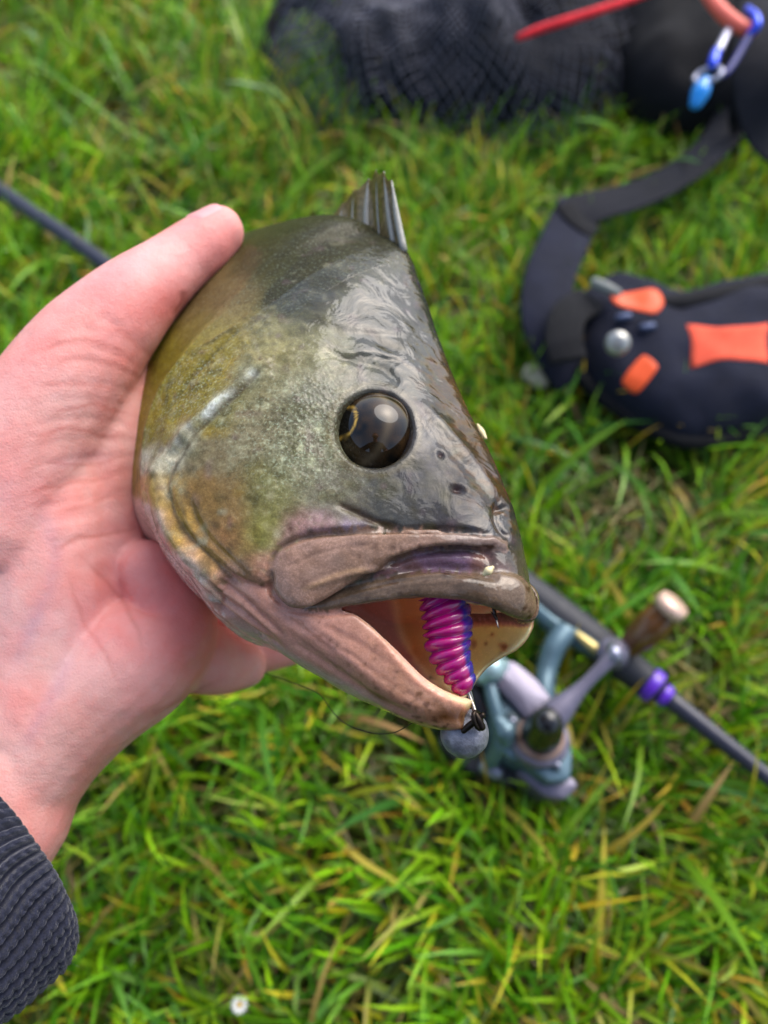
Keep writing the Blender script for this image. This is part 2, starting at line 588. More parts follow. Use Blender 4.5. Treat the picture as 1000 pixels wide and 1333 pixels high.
# the trunk bends away behind the gill covers
last = head_h[-1]
trunk = []
cen = (last[0] + last[-1]) / 2
hh = np.linalg.norm(last[0] - last[-1]) / 2
d1 = np.array([-.50, .36, -.78]); d1 /= np.linalg.norm(d1)
pos = cen.copy()
prof = [(12, 1.0, 36.5), (28, 1.02, 37), (52, .96, 35), (82, .86, 31), (115, .72, 25), (148, .52, 18), (178, .34, 10), (200, .25, 5), (214, .25, 3)]
s_prev = 0
spine = []
for s, kh, kw in prof:
    pos = pos + d1 * (s - s_prev) * MM
    s_prev = s
    d = d1
    u = U_ax - d * (U_ax @ d); u /= np.linalg.norm(u)
    rr = np.cross(-d, u)
    hgt = hh * kh
    th = np.radians([0, 14, 32, 58, 86, 112, 138, 160, 180])
    half = np.array([pos + u * hgt * math.cos(t) + rr * kw * MM * math.sin(t) ** .9 for t in th])
    oth = np.array([pos + u * hgt * math.cos(t) - rr * kw * MM * math.sin(t) ** .9 for t in th[1:-1]])[::-1]
    trunk.append(np.concatenate([half, oth]))
    spine.append((pos.copy(), u.copy(), rr.copy(), d.copy(), hgt, kw * MM))
full = [full_ring(h) for h in head_h]
# gill-cover edge: the skin steps in behind it
step = full[-1].copy(); c_ = step.mean(0)
kstep = np.interp(np.arange(16), [0, 2, 4, 7, 9, 12, 14, 16], [1, 1, .996, .955, .955, .996, 1, 1])[:, None]
step = c_ + (step - c_) * kstep - A_ax * .004
allr = np.array(full + [step] + trunk)
fk = np.array([catmull(r, 5, True) for r in allr])
fr = catmull(fk, 6)
head_v, head_f = loft(fr)
K = fk.shape[1]
kk = np.tile(np.arange(K), len(fr)) / K * 16            # position round the ring, 0..16
ringpos = np.repeat(np.arange(len(fr)) / 6.0, K)
tag_head = np.where((np.abs(kk - 8) < 1.6) & (ringpos < 5.35), 1, 0)
tag_head = np.r_[tag_head, 1, 0]

jaw = [   # floor middle, inner wall, inner rim, outer rim, outer wall, lower edge, underside middle
    [(410, 790, 0), (360, 782, 16), (325, 745, 28), (303, 750, 32.5), (280, 780, 25.5), (292, 808, 20), (356, 846, 0)],
    [(432, 795, 0), (388, 790, 16), (358, 755, 25), (334, 762, 30.5), (316, 786, 28.5), (324, 818, 21.5), (386, 860, 0)],
    [(455, 842, 0), (425, 815, 15), (404, 792, 21), (380, 793, 25), (352, 805, 25.5), (360, 843, 18), (425, 884, 0)],
    [(500, 868, 0), (474, 834, 12.5), (462, 800, 18), (440, 800, 21), (405, 828, 21), (412, 870, 14), (465, 908, 0)],
    [(546, 890, 0), (524, 862, 9), (508, 838, 14), (484, 842, 16.6), (458, 866, 16.2), (465, 900, 10), (508, 928, 0)],
    [(582, 904, 0), (562, 889, 6), (548, 882, 9.6), (526, 889, 11.6), (510, 908, 11), (518, 930, 6.5), (548, 945, 0)],
    [(605, 908, 0), (592, 905, 3.2), (582, 906, 5.4), (568, 916, 7), (558, 931, 6.4), (564, 945, 3.6), (584, 951, 0)],
    [(617, 912, 0), (611, 914, 1.4), (606, 917, 2.2), (600, 925, 2.6), (594, 937, 2.4), (596, 946, 1.5), (602, 949, 0)],
]
jaw_h = [half_ring(r) for r in jaw]
jfr = ring_loft(jaw_h)
jaw_v, jaw_f = loft(jfr)
Kj = jfr.shape[1]
kj = np.tile(np.arange(Kj), len(jfr)) / Kj * 12
tag_jaw = np.where((kj < 2.4) | (kj > 9.6), 1, 4)
tag_jaw = np.r_[tag_jaw, 1, 4]

# upper lip: a thick rolled bar from corner to corner
lipn = [(683, 782, 0, 5.6), (672, 777, 4.6, 5.4), (652, 770, 8.2, 4.9), (620, 764, 12, 4.2), (580, 761, 15, 3.7), (535, 763, 17.6, 3.3), (490, 770, 19.6, 2.9), (445, 780, 21.4, 2.3), (405, 789, 22.6, 1.8)]
ln = np.array([F3(a, b, c) for a, b, c, _ in lipn])
lp = np.concatenate([mirror(ln[1:])[::-1], ln])
lr = np.array([q[3] for q in lipn]); lr = np.r_[lr[1:][::-1], lr] * MM
lip_v, lip_f = tube(lp, lr, 16, 6, flat=.62, up=R_ax, dome=True)

# maxilla: flat paddle on each side
def paddle():
    st_ = [(658, 713, 7.0, 1.2, 1.2), (640, 706, 10.5, 1.7, 1.5), (600, 701, 15.4, 2.0, 1.9), (550, 702, 19.6, 2.6, 2.2), (500, 711, 22.8, 4.5, 2.4), (455, 723, 25.2, 6.6, 2.6), (415, 737, 27.4, 8.6, 2.6), (385, 747, 29, 9.2, 2.4), (366, 752, 29.6, 7.4, 2.0), (356, 755, 29.8, 4, 1.5)]
    P = np.array([F3(a, b, c) for a, b, c, *_ in st_]); h = np.array([q[3] for q in st_]) * MM; tkn = np.array([q[4] for q in st_]) * MM
    d = catmull(np.c_[P, h, tkn], 5)
    P, h, tkn = d[:, :3], d[:, 3], d[:, 4]
    t = np.gradient(P, axis=0); t /= np.linalg.norm(t, axis=1)[:, None]
    nrm = R_ax + 0.25 * A_ax - 0.05 * U_ax
    n_ = nrm[None] - t * (t @ nrm)[:, None]; n_ /= np.linalg.norm(n_, axis=1)[:, None]
    b_ = np.cross(t, n_)
    th = np.linspace(0, 2 * math.pi, 28, endpoint=False)
    sq = lambda x: np.sign(x) * np.abs(x) ** .75
    rings = P[:, None] + (tkn[:, None] * sq(np.cos(th))[None])[..., None] * n_[:, None] + (h[:, None] * np.sin(th)[None])[..., None] * b_[:, None]
    return rings
mr = paddle()
max_v, max_f = loft(mr)
maxm_v = mirror(max_v)

# lining of the mouth on the far side
wall = [[(440, 770, -6), (500, 768, -12), (560, 768, -14), (610, 770, -13), (650, 776, -10), (686, 792, -4)],
        [(450, 805, -8), (510, 812, -15), (570, 818, -16.5), (620, 820, -15), (660, 818, -11), (692, 805, -4)],
        [(465, 840, -6), (525, 850, -14), (585, 858, -15.5), (622, 852, -14), (655, 840, -11), (690, 818, -4)],
        [(480, 868, 0), (540, 885, -10), (590, 893, -12), (618, 876, -12.5), (640, 858, -11.5), (682, 832, -5)],
        [(500, 895, 6), (550, 915, -3), (592, 915, -7), (612, 893, -9), (630, 868, -11), (668, 845, -6)]]
wg = np.array([[F3(*p) for p in r] for r in wall])
wg = catmull(catmull(wg, 6).transpose(1, 0, 2), 6).transpose(1, 0, 2)
wr_, wc_ = wg.shape[:2]
wv = np.concatenate([wg.reshape(-1, 3), (wg - R_ax * .0026).reshape(-1, 3)])
wf = grid_faces(wr_, wc_, False) + [tuple(reversed(q_)) for q_ in grid_faces(wr_, wc_, False, wr_ * wc_)]
edge_ = [j for j in range(wc_)] + [i * wc_ + wc_ - 1 for i in range(1, wr_)] + [(wr_ - 1) * wc_ + j for j in range(wc_ - 2, -1, -1)] + [i * wc_ for i in range(wr_ - 2, 0, -1)]
for a_, b_ in zip(edge_, edge_[1:] + edge_[:1]): wf.append((b_, a_, a_ + wr_ * wc_, b_ + wr_ * wc_))
tag_wall = np.r_[np.ones(wr_ * wc_, int), np.full(wr_ * wc_, 4)]

parts = [(wv, wf), (head_v, head_f), (jaw_v, jaw_f), (lip_v, lip_f), (max_v, max_f), (maxm_v, max_f)]
src_v = np.concatenate([p[0] for p in parts])
src_t = np.concatenate([tag_wall, tag_head, tag_jaw, np.full(len(lip_v), 2), np.full(len(max_v), 3), np.full(len(max_v), 3)])
fv, ff = remesh(parts, 0.0005, 4)
kd = kdtree.KDTree(len(src_v))
for i, p in enumerate(src_v): kd.insert(p, i)
kd.balance()
ftag = np.empty(len(fv), int); softin = np.empty(len(fv))
for i, p in enumerate(fv):
    nb = kd.find_n(p, 7)
    ftag[i] = src_t[nb[0][1]]
    w_ = [1 / (q_[2] + 2e-4) ** 2 for q_ in nb]
    softin[i] = sum(w for w, q_ in zip(w_, nb) if src_t[q_[1]] == 1) / sum(w_)
for it in range(6):      # even out the border between lining and skin
    acc_ = np.zeros(len(fv)); cnt_ = np.zeros(len(fv))
    if it == 0:
        E_ = np.array([(f_[k], f_[(k + 1) % len(f_)]) for f_ in ff for k in range(len(f_))])
    acc_ = np.bincount(E_[:, 0], softin[E_[:, 1]], len(fv)); cnt_ = np.bincount(E_[:, 0], minlength=len(fv)).astype(float)
    softin = .4 * softin + .6 * acc_ / np.maximum(cnt_, 1)
fn = vnormals(fv, ff)
rcv = fv @ R_ax - C0                                # metres right of the middle plane
fold = np.where((rcv < 0)[:, None], mirror(fv), fv)
fxy = proj(fold)
fdep = -fold[:, 2]
foldn = np.where((rcv < 0)[:, None], fn - 2 * (fn @ R_ax)[:, None] * R_ax, fn)
vis = nearest_layer(fxy, fdep, 4, .0045) & (np.einsum('ij,ij->i', foldn, -fold) > -.002)
along = (fv - SNOUT) @ A_ax                          # 0 at the snout, negative backwards
trunk_m = along < -.165

EYE = (487, 560)
disp = np.zeros(len(fv))
inner = (ftag == 1)
outer = vis & ~inner
def stroke(pts, w, depth, mask=None, taper=True, shape=1):
    poly = smooth_poly(pts, 5)
    box_ = (fxy[:, 0] > poly[:, 0].min() - 4 * w) & (fxy[:, 0] < poly[:, 0].max() + 4 * w) & (fxy[:, 1] > poly[:, 1].min() - 4 * w) & (fxy[:, 1] < poly[:, 1].max() + 4 * w)
    m = box_ & (outer if mask is None else mask)
    ix = np.where(m)[0]
    if len(ix) == 0: return
    d, t = seg_dist(fxy[ix], poly)
    k = np.exp(-(d / w) ** 2)
    if taper: k *= np.clip(np.minimum(t, 1 - t) * 8, 0, 1) ** .5
    disp[ix] += depth * MM * k
def step_edge(pts, w, depth, fade=30, rgb=None):
    """one bone plate lying over the next: raises the skin on the right-hand side of the line"""
    poly = smooth_poly(pts, 5)
    m = outer & (fxy[:, 0] > poly[:, 0].min() - 60) & (fxy[:, 0] < poly[:, 0].max() + 60) & (fxy[:, 1] > poly[:, 1].min() - 60) & (fxy[:, 1] < poly[:, 1].max() + 60)
    ix = np.where(m)[0]
    p_ = fxy[ix] + np.stack([vnoise(fold[ix], .003, 81), vnoise(fold[ix], .003, 82)], 1) * 1.6
    d, t = seg_dist(p_, poly)
    mid_ = np.clip((t * (len(poly) - 1)).astype(int), 0, len(poly) - 2)
    ab = poly[mid_ + 1] - poly[mid_]
    sgn = np.sign(ab[:, 0] * (p_[:, 1] - poly[mid_, 1]) - ab[:, 1] * (p_[:, 0] - poly[mid_, 0]))
    sd_ = d * -sgn
    en = np.clip(np.minimum(t, 1 - t) * 6, 0, 1)
    disp[ix] += depth * MM * en * (1 / (1 + np.exp(-sd_ / w))) * np.exp(-np.clip(sd_, 0, None) / fade) - depth * .35 * MM * en * np.exp(-((sd_ + w) / (w * 2)) ** 2)
def dab(x, y, w, depth, mask=None):
    m = outer if mask is None else mask
    d2 = ((fxy - np.array([x, y])) ** 2).sum(1)
    disp[m] += depth * MM * np.exp(-d2[m] / w ** 2)

# eye socket: a raised lid ring and a hollow inside it
de = np.linalg.norm((fxy - EYE) / np.array([1, 1.0]), axis=1)
em = outer | (vis & (de < 70))
disp[em] += MM * (.45 * np.exp(-((de[em] - 56) / 9) ** 2) - 6.5 / (1 + np.exp((de[em] - 45) / 1.8)))
# gill-cover bones and head ridges
stroke([(345, 478), (300, 520), (250, 565), (222, 600)], 5, -1.3)                     # edge of the preopercle
stroke([(222, 600), (216, 640), (238, 690), (280, 735), (315, 762)], 6, -1.1)
stroke([(355, 472), (305, 512), (258, 552), (225, 585)], 9, 1.0)
stroke([(205, 590), (200, 640), (222, 695), (262, 742), (310, 790)], 9, 1.0)
stroke([(192, 640), (205, 700), (250, 760), (310, 808), (370, 845)], 4, -1.2)         # lower gill edge
stroke([(240, 640), (262, 690), (300, 730), (326, 752)], 5, -.6)
stroke([(330, 440), (290, 480), (250, 520), (215, 560)], 7, -.4)
stroke([(420, 455), (460, 470), (500, 480), (520, 500)], 6, -.5)
stroke([(380, 400), (430, 430), (480, 440), (540, 470)], 8, -.35)
step_edge([(228, 604), (255, 566), (300, 522), (352, 474), (392, 452)], 1.6, 1.2)
step_edge([(318, 768), (282, 736), (240, 692), (222, 645), (228, 606)], 1.6, 1.0)
step_edge([(300, 752), (262, 705), (246, 660), (258, 622)], 1.5, .6, 20)
step_edge([(362, 500), (330, 460), (316, 424)], 1.5, .45, 20)
step_edge([(214, 545), (250, 492), (300, 440), (350, 402)], 1.6, .55, 30)
step_edge([(430, 470), (470, 462), (520, 470), (560, 500)], 1.6, .5, 22)
step_edge([(372, 408), (420, 420), (470, 430), (540, 440)], 1.6, .4, 25)
# cheek and jaw joints
stroke([(438, 655), (465, 668), (490, 680), (520, 686)], 4, -1.3)                     # lacrimal notch
stroke([(400, 690), (440, 686), (480, 684), (494, 683)], 7, .8)
stroke([(352, 742), (362, 716), (400, 698), (450, 692), (520, 690), (600, 690), (640, 698)], 3.5, -1.5)
stroke([(352, 742), (354, 770), (372, 792), (395, 798)], 3.5, -1.2)
stroke([(500, 738), (540, 722), (590, 716), (630, 720), (640, 738)], 6, -1.3)         # fold over the lip
stroke([(520, 745), (560, 738), (610, 742), (650, 752)], 5, -1.4)
stroke([(505, 725), (545, 711), (590, 706), (632, 712)], 4, .8)
stroke([(400, 765), (440, 752), (480, 742), (520, 738)], 3, .8)
stroke([(390, 796), (430, 800), (468, 792)], 4, -1.0)
stroke([(395, 815), (450, 852), (510, 900), (560, 922)], 10, .7)                      # lower jaw bone
stroke([(380, 835), (430, 868), (490, 908), (545, 935)], 4, -.6)
stroke([(352, 790), (400, 822), (440, 850)], 4, -.5)
stroke([(398, 812), (455, 850), (515, 893), (572, 922)], 2.5, -.4)
stroke([(420, 812), (470, 838), (510, 866)], 2.5, -.35)
stroke([(440, 776), (520, 756), (600, 750), (660, 758)], 2.5, -.35)
stroke([(372, 740), (420, 718), (500, 706)], 2.5, -.3)
stroke([(478, 795), (500, 838), (535, 880), (572, 905), (602, 915)], 4, .5)
stroke([(560, 560), (600, 600), (640, 650), (660, 690)], 8, -.5)                      # nose ridges
stroke([(545, 520), (585, 560), (625, 610), (650, 650)], 6, .5)
# nostrils
for x, y, r in ((595, 637, 7), (574, 592, 5), (652, 662, 6)):
    d = np.linalg.norm(fxy - [x, y], axis=1)
    d = d * (1 + .28 * np.sin(np.arctan2(fxy[:, 1] - y, fxy[:, 0] - x) * 2 + x) + .2 * vnoise(fold, .0015, 77))
    disp[outer] += MM * (.15 * np.exp(-((d[outer] - r * 1.4) / 5) ** 2) - 1.3 * np.exp(-(d[outer] / (r * .7)) ** 2))
stroke([(648, 650), (645, 672), (652, 690), (662, 700)], 3, -1.0)
# throat rays
for k in range(6):
    o_ = k * 9
    stroke([(232 + o_ * 1.2, 742 + o_ * .2), (280 + o_, 790 - o_ * .1), (340 + o_ * .7, 838 - o_ * .2)], 3, -.7 if k % 2 else .5)
# fine unevenness
disp[outer] += MM * (.16 * vnoise(fold[outer], .006, 2) + .10 * vnoise(fold[outer], .0025, 4))
lipm = (ftag == 2) | (ftag == 4) | (ftag == 3)
disp[lipm] += MM * .14 * vnoise(fold[lipm], .0035, 8)
def relax(a, n, k=.5):
    for _ in range(n):
        b_ = a.reshape(len(a), -1)
        acc_ = np.stack([np.bincount(E_[:, 0], b_[E_[:, 1], k_], len(a)) for k_ in range(b_.shape[1])], 1).reshape(a.shape)
        a = (1 - k) * a + k * acc_ / np.maximum(cnt_, 1).reshape((-1,) + (1,) * (a.ndim - 1))
    return a
disp = relax(disp, 3)
fv2 = fv + fn * disp[:, None]
back_ = (np.clip((-.080 - along) / .015, 0, 1) * np.clip(((fv - SNOUT) @ U_ax - .020) / .02, 0, 1) * ~inner)[:, None]
for _ in range(14):
    fv2 = fv2 * (1 - back_) + relax(fv2, 6) * back_

# colours of the skin itself (folded to one side, so both sides match)
SK = [  # px, py, r, g, b, reach
    (540, 330, 52, 54, 36, 45), (470, 320, 60, 60, 32, 45), (400, 340, 52, 52, 22, 50), (340, 350, 70, 66, 34, 34), (450, 300, 48, 46, 26, 40), (300, 380, 128, 112, 78, 30),
    (375, 390, 56, 60, 30, 32), (440, 380, 66, 68, 48, 40), (520, 400, 58, 66, 66, 40), (560, 440, 52, 56, 56, 35), (480, 440, 86, 90, 80, 40),
    (590, 500, 70, 58, 34, 25), (560, 500, 74, 76, 70, 30), (625, 570, 52, 44, 30, 20), (600, 560, 84, 74, 56, 25), (655, 640, 60, 52, 40, 20), (560, 560, 80, 80, 82, 30),
    (420, 440, 118, 116, 86, 35), (350, 440, 138, 132, 92, 35), (300, 450, 132, 120, 72, 32), (250, 500, 128, 118, 56, 32), (215, 540, 134, 122, 62, 28), (280, 520, 128, 122, 70, 28),
    (340, 500, 126, 122, 92, 30), (240, 570, 178, 176, 158, 13), (215, 595, 184, 180, 160, 12), (290, 525, 172, 174, 160, 9), (330, 492, 150, 152, 130, 10),
    (400, 520, 112, 112, 98, 35), (330, 560, 120, 114, 92, 32), (280, 600, 122, 112, 88, 30), (390, 580, 122, 124, 102, 35), (420, 640, 112, 110, 96, 35), (350, 640, 116, 116, 78, 32),
    (330, 690, 132, 130, 78, 24), (300, 650, 128, 106, 74, 26), (265, 650, 146, 120, 76, 22), (225, 640, 178, 150, 96, 14), (240, 680, 190, 154, 92, 14), (275, 720, 196, 156, 108, 16), (300, 690, 158, 116, 86, 18),
    (310, 760, 190, 150, 128, 20), (340, 740, 182, 142, 124, 18), (360, 790, 186, 148, 132, 20), (205, 690, 196, 172, 160, 14), (240, 750, 204, 184, 174, 16), (290, 795, 208, 190, 180, 16), (350, 838, 206, 186, 178, 16),
    (420, 690, 164, 132, 138, 18), (385, 690, 156, 126, 122, 18), (460, 690, 164, 150, 166, 12), (450, 655, 112, 108, 98, 22), (500, 650, 104, 104, 96, 30), (550, 640, 92, 90, 86, 30), (600, 650, 78, 76, 78, 28), (650, 700, 68, 66, 66, 24),
    (540, 590, 86, 84, 88, 25), (620, 620, 72, 68, 66, 22), (670, 730, 84, 76, 66, 18), (560, 720, 150, 122, 142, 14), (600, 728, 142, 116, 138, 14), (628, 725, 156, 116, 108, 12), (530, 745, 138, 106, 108, 12), (580, 700, 100, 90, 84, 14), (645, 745, 128, 106, 104, 12),
]
SKa = np.array(SK, float)
SKc = lin(SKa[:, 2:5] / 255)
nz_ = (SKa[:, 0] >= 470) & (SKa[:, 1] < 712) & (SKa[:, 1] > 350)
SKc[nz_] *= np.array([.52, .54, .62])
warp = np.stack([vnoise(fold, .008, 31), vnoise(fold, .008, 32)], 1) * 9
q = fxy + warp
num = np.zeros((len(fv), 3)); den = np.zeros(len(fv))
for (x, y, _, _, _, s), c in zip(SKa, SKc):
    w = np.exp(-((q[:, 0] - x) ** 2 + (q[:, 1] - y) ** 2) / (s * s)) + 1e-9 / (((q[:, 0] - x) ** 2 + (q[:, 1] - y) ** 2) + 1)
    num += w[:, None] * c; den += w
fcol = num / den[:, None]
def paint(mask, rgb, k=1.0):
    c = lin(np.array(rgb) / 255.0)
    kk_ = (np.broadcast_to(k, (len(fv),)) * mask)[:, None]
    fcol[:] = fcol * (1 - kk_) + c * kk_
def line(pts, w, rgb, k=.8, mask=None):
    poly = smooth_poly(pts, 5)
    d, t = seg_dist(q * .4 + fxy * .6, poly)
    paint(outer if mask is None else mask, rgb, k * np.exp(-(d / w) ** 2) * np.clip(np.minimum(t, 1 - t) * 8, 0, 1) ** .5)
n1, n2, n3 = vnoise(fold, .004, 41), vnoise(fold, .0016, 42), vnoise(fold, .011, 43)
# maxilla, lip, jaw
mx_ = ftag == 3
paint(mx_, (166, 136, 118), .92); paint(mx_, (112, 96, 84), np.clip(n1 + .1, 0, 1) * .8)
paint(mx_, (172, 142, 130), np.clip((460 - fxy[:, 0]) / 90, 0, 1) * .6)
paint(mx_, (126, 112, 108), np.clip((fxy[:, 0] - 540) / 60, 0, 1) * .7)
lp_ = ftag == 2
paint(lp_, (128, 108, 90), .95); paint(lp_, (86, 74, 62), np.clip(n1, 0, 1)); paint(lp_, (150, 130, 112), np.clip(n3, 0, 1) * .7)
paint(lp_, (160, 136, 116), np.clip((490 - fxy[:, 0]) / 70, 0, 1) * .6)
jw = ftag == 4
paint(jw, (202, 154, 138), .95); tip_k = np.clip((fxy[:, 0] - 430) / 130, 0, 1)
paint(jw, (152, 118, 94), tip_k * .85)
paint(jw, (100, 70, 48), np.clip(n1 - .25 + .2 * tip_k, 0, 1) * 1.3 * np.clip(tip_k + .15, 0, 1)); paint(jw, (186, 150, 134), np.clip(n3 - .1, 0, 1))
paint(jw, (206, 186, 178), np.clip((fxy[:, 1] - (640 + (fxy[:, 0]) * .545)) / 8, 0, 1) * np.clip((520 - fxy[:, 0]) / 60, 0, 1) * .8)
paint(np.ones(len(fv)), (252, 206, 144), np.clip(softin * 1.6 - .3, 0, 1))
rimk_ = np.clip(1 - np.abs(softin - .45) / .42, 0, 1)
paint(np.ones(len(fv)), (206, 150, 136), rimk_ * .85)
paint(inner, (242, 180, 156), np.clip(n3 + .2, 0, 1) * .6 * (softin > .8))
paint(inner & (rcv < -.004), (250, 216, 156), .8 * (softin > .8))
paint(inner & (ftag == 1) & (n1 > .45), (120, 82, 44), np.clip((n1 - .6) * 3, 0, .8) * np.clip((fxy[:, 0] - 430) / 120, 0, 1))
rxy = proj(fv)
inn_ = softin > .7
edge_x = np.interp(rxy[:, 1], [770, 800, 850, 890, 920], [512, 514, 532, 566, 604]) + 5 * n1
paint(inn_, (214, 152, 138), np.clip((edge_x - rxy[:, 0]) / 8, 0, 1) * .85)
paint(inn_, (226, 150, 80), np.clip((rxy[:, 0] - edge_x) / 8, 0, 1) * np.clip((600 - rxy[:, 0]) / 60, 0, 1) * .75)  # deeper orange painted in for the shaded depth of the mouth
for x_, y_, r_ in ((655, 842, 5), (641, 826, 3), (633, 838, 1.8), (560, 882, 3)):
    d_ = np.linalg.norm(rxy - [x_, y_], axis=1) * (1 + .55 * n2 + .5 * vnoise(fv, .0016, 55))
    paint(inn_, (104, 62, 26), .85 * np.exp(-(d_ / r_) ** 2))
line([(336, 486), (300, 517), (262, 550), (228, 580)], 5.5, (216, 222, 220), .75 * np.clip(.75 + n1 * .8 + n2 * .4, 0, 1))
line([(222, 590), (212, 620), (222, 655)], 5, (206, 196, 168), .4)
line([(352, 742), (362, 716), (400, 698), (450, 692), (500, 691)], 3, (70, 58, 44), .7)
line([(440, 655), (468, 668), (492, 681), (520, 687)], 4, (88, 62, 46), .8)
line([(500, 738), (540, 721), (590, 714), (630, 716)], 3, (104, 78, 58), .7)
line([(392, 768), (440, 750), (480, 742)], 3, (178, 146, 112), .6, vis)
mudn = vnoise(fold, .0022, 51) + .6 * vnoise(fold, .0009, 52)
paint(outer & lipm, (70, 44, 28), np.clip((mudn - .55 + .3 * np.clip((fxy[:, 0] - 520) / 80, 0, 1) * (ftag == 4)) * 3, 0, .85) * np.clip((fxy[:, 0] - 400) / 160, .15, 1))
for _ in range(26):   # mud specks
    x = RNG.uniform(400, 620)
    y = 812 + (x - 390) * .60 + RNG.normal(0, 24)
    d = np.linalg.norm(fxy - [x, y], axis=1)
    paint(outer & lipm, (74, 46, 30), .8 * np.exp(-(d / RNG.uniform(1.0, 2.2)) ** 2))
for x, y, r in ((595, 637, 5), (574, 592, 3), (378, 688, 4), (405, 692, 3), (341, 762, 2.5), (352, 776, 2), (340, 470, 3)):
    d = np.linalg.norm(fxy - [x, y], axis=1)
    paint(outer, (66, 34, 28), .8 * np.exp(-(d / r) ** 2))
for pts_, w__, c__, k__ in (([(398, 812), (455, 850), (515, 893), (572, 922)], 2, (96, 66, 54), .55), ([(372, 818), (425, 858), (480, 897), (530, 928)], 2, (104, 76, 66), .5), ([(420, 812), (470, 838), (510, 866)], 2, (120, 84, 76), .45),
                            ([(420, 786), (480, 772), (560, 760), (640, 764)], 2, (70, 58, 46), .5), ([(440, 776), (520, 756), (600, 750), (660, 758)], 2, (84, 70, 56), .5), ([(372, 740), (420, 718), (500, 706)], 2, (112, 88, 76), .4), ([(380, 770), (410, 752), (450, 738)], 2, (104, 80, 66), .4),
                            ([(560, 905), (585, 928), (604, 934)], 4, (78, 50, 32), .5)):
    poly_ = smooth_poly(pts_, 5); d_, t_ = seg_dist(fxy + np.stack([n1, n2], 1) * 3, poly_)
    paint(vis & ~inner, c__, k__ * np.exp(-(d_ / w__) ** 2) * np.clip(np.minimum(t_, 1 - t_) * 6, 0, 1))
# dark bars and pale belly of the trunk
bar = .5 + .5 * np.sin((along + .13) * 2 * math.pi / .042)
upk = np.clip(((fv - spine[1][0]) @ U_ax) / .06 + .3, 0, 1)
tb = trunk_m & ~inner
paint(tb, (150, 146, 96), .9 * (1 - upk)); paint(tb, (72, 74, 40), .75 * upk); paint(tb, (48, 52, 32), .6 * np.clip(bar - .4, 0, 1) * upk)
paint(tb, (214, 206, 190), np.clip(-((fv - spine[1][0]) @ U_ax) / .03 - .6, 0, 1))
# scale glitter painted into the colour: small bright flakes on cheek and gill cover
spark = np.clip(n2 - .35, 0, 1) * 1.6
cheek = np.exp(-(((fxy[:, 0] - 385) / 75) ** 2 + ((fxy[:, 1] - 570) / 75) ** 2)) + .7 * np.exp(-(((fxy[:, 0] - 265) / 60) ** 2 + ((fxy[:, 1] - 510) / 60) ** 2))
paint(outer & ~lipm, (196, 202, 172), np.clip(spark * cheek, 0, .75))
paint(outer & ~lipm & (n1 < -.1), (74, 72, 40), np.clip(-n1 - .1, 0, 1) * .75)
fl_ = vnoise(np.c_[q[:, 0] * .8 + q[:, 1] * .6, (q[:, 1] * .8 - q[:, 0] * .6) * 2.6, np.zeros(len(q))], 9.0, 61)     # streaks along the bones
paint(outer & ~lipm, (60, 56, 30), np.clip(fl_ - .15, 0, 1) * .55)
paint(outer & ~lipm, (176, 170, 136), np.clip(-fl_ - .35, 0, 1) * .6 * np.clip((560 - fxy[:, 0]) / 120, 0, 1))
nose_ = np.clip(1 - np.abs((fxy[:, 0] - 610) - (fxy[:, 1] - 560) * .45) / 60, 0, 1) * np.clip((fxy[:, 1] - 440) / 60, 0, 1) * np.clip((720 - fxy[:, 1]) / 60, 0, 1)
paint(outer & ~lipm, (92, 60, 24), np.clip((fl_ + n2 * .6) * 1.4, 0, .85) * nose_)
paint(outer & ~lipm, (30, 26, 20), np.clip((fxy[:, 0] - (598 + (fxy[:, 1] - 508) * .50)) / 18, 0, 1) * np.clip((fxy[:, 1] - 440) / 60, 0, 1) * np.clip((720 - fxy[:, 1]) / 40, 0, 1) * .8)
# dark olive back with a ragged lower border, brown pigment along the head
def region(pts, rgb, k, edge=10, warp_=14):
    pg = np.array(pts, float)
    qq = fxy + np.stack([vnoise(fold, .006, 91) + .6 * vnoise(fold, .0022, 93), vnoise(fold, .006, 92) + .6 * vnoise(fold, .0022, 94)], 1) * warp_
    inside = np.zeros(len(qq), bool)
    for a_, b_ in zip(pg, np.roll(pg, -1, 0)):
        c_ = ((a_[1] > qq[:, 1]) != (b_[1] > qq[:, 1]))
        xx_ = (b_[0] - a_[0]) * (qq[:, 1] - a_[1]) / (b_[1] - a_[1] + 1e-9) + a_[0]
        inside ^= c_ & (qq[:, 0] < xx_)
    d, _ = seg_dist(qq, np.r_[pg, pg[:1]])
    paint(outer & ~lipm, rgb, k * np.clip(.5 + np.where(inside, d, -d) / edge, 0, 1))
region([(318, 372), (350, 330), (400, 300), (470, 285), (545, 300), (548, 335), (500, 345), (455, 372), (420, 404), (385, 400), (350, 408)], (44, 42, 18), .8)
region([(440, 400), (500, 360), (552, 350), (572, 420), (560, 455), (520, 470), (470, 455)], (34, 36, 32), .75)
region([(556, 450), (590, 480), (620, 540), (650, 610), (668, 660), (640, 640), (610, 590), (570, 520), (545, 470)], (70, 44, 16), .55, 8)
region([(205, 590), (225, 520), (262, 460), (305, 430), (318, 455), (270, 515), (235, 570)], (128, 116, 40), .5)
region([(240, 640), (262, 700), (320, 752), (338, 740), (300, 690), (282, 640), (262, 615)], (132, 104, 66), .5)
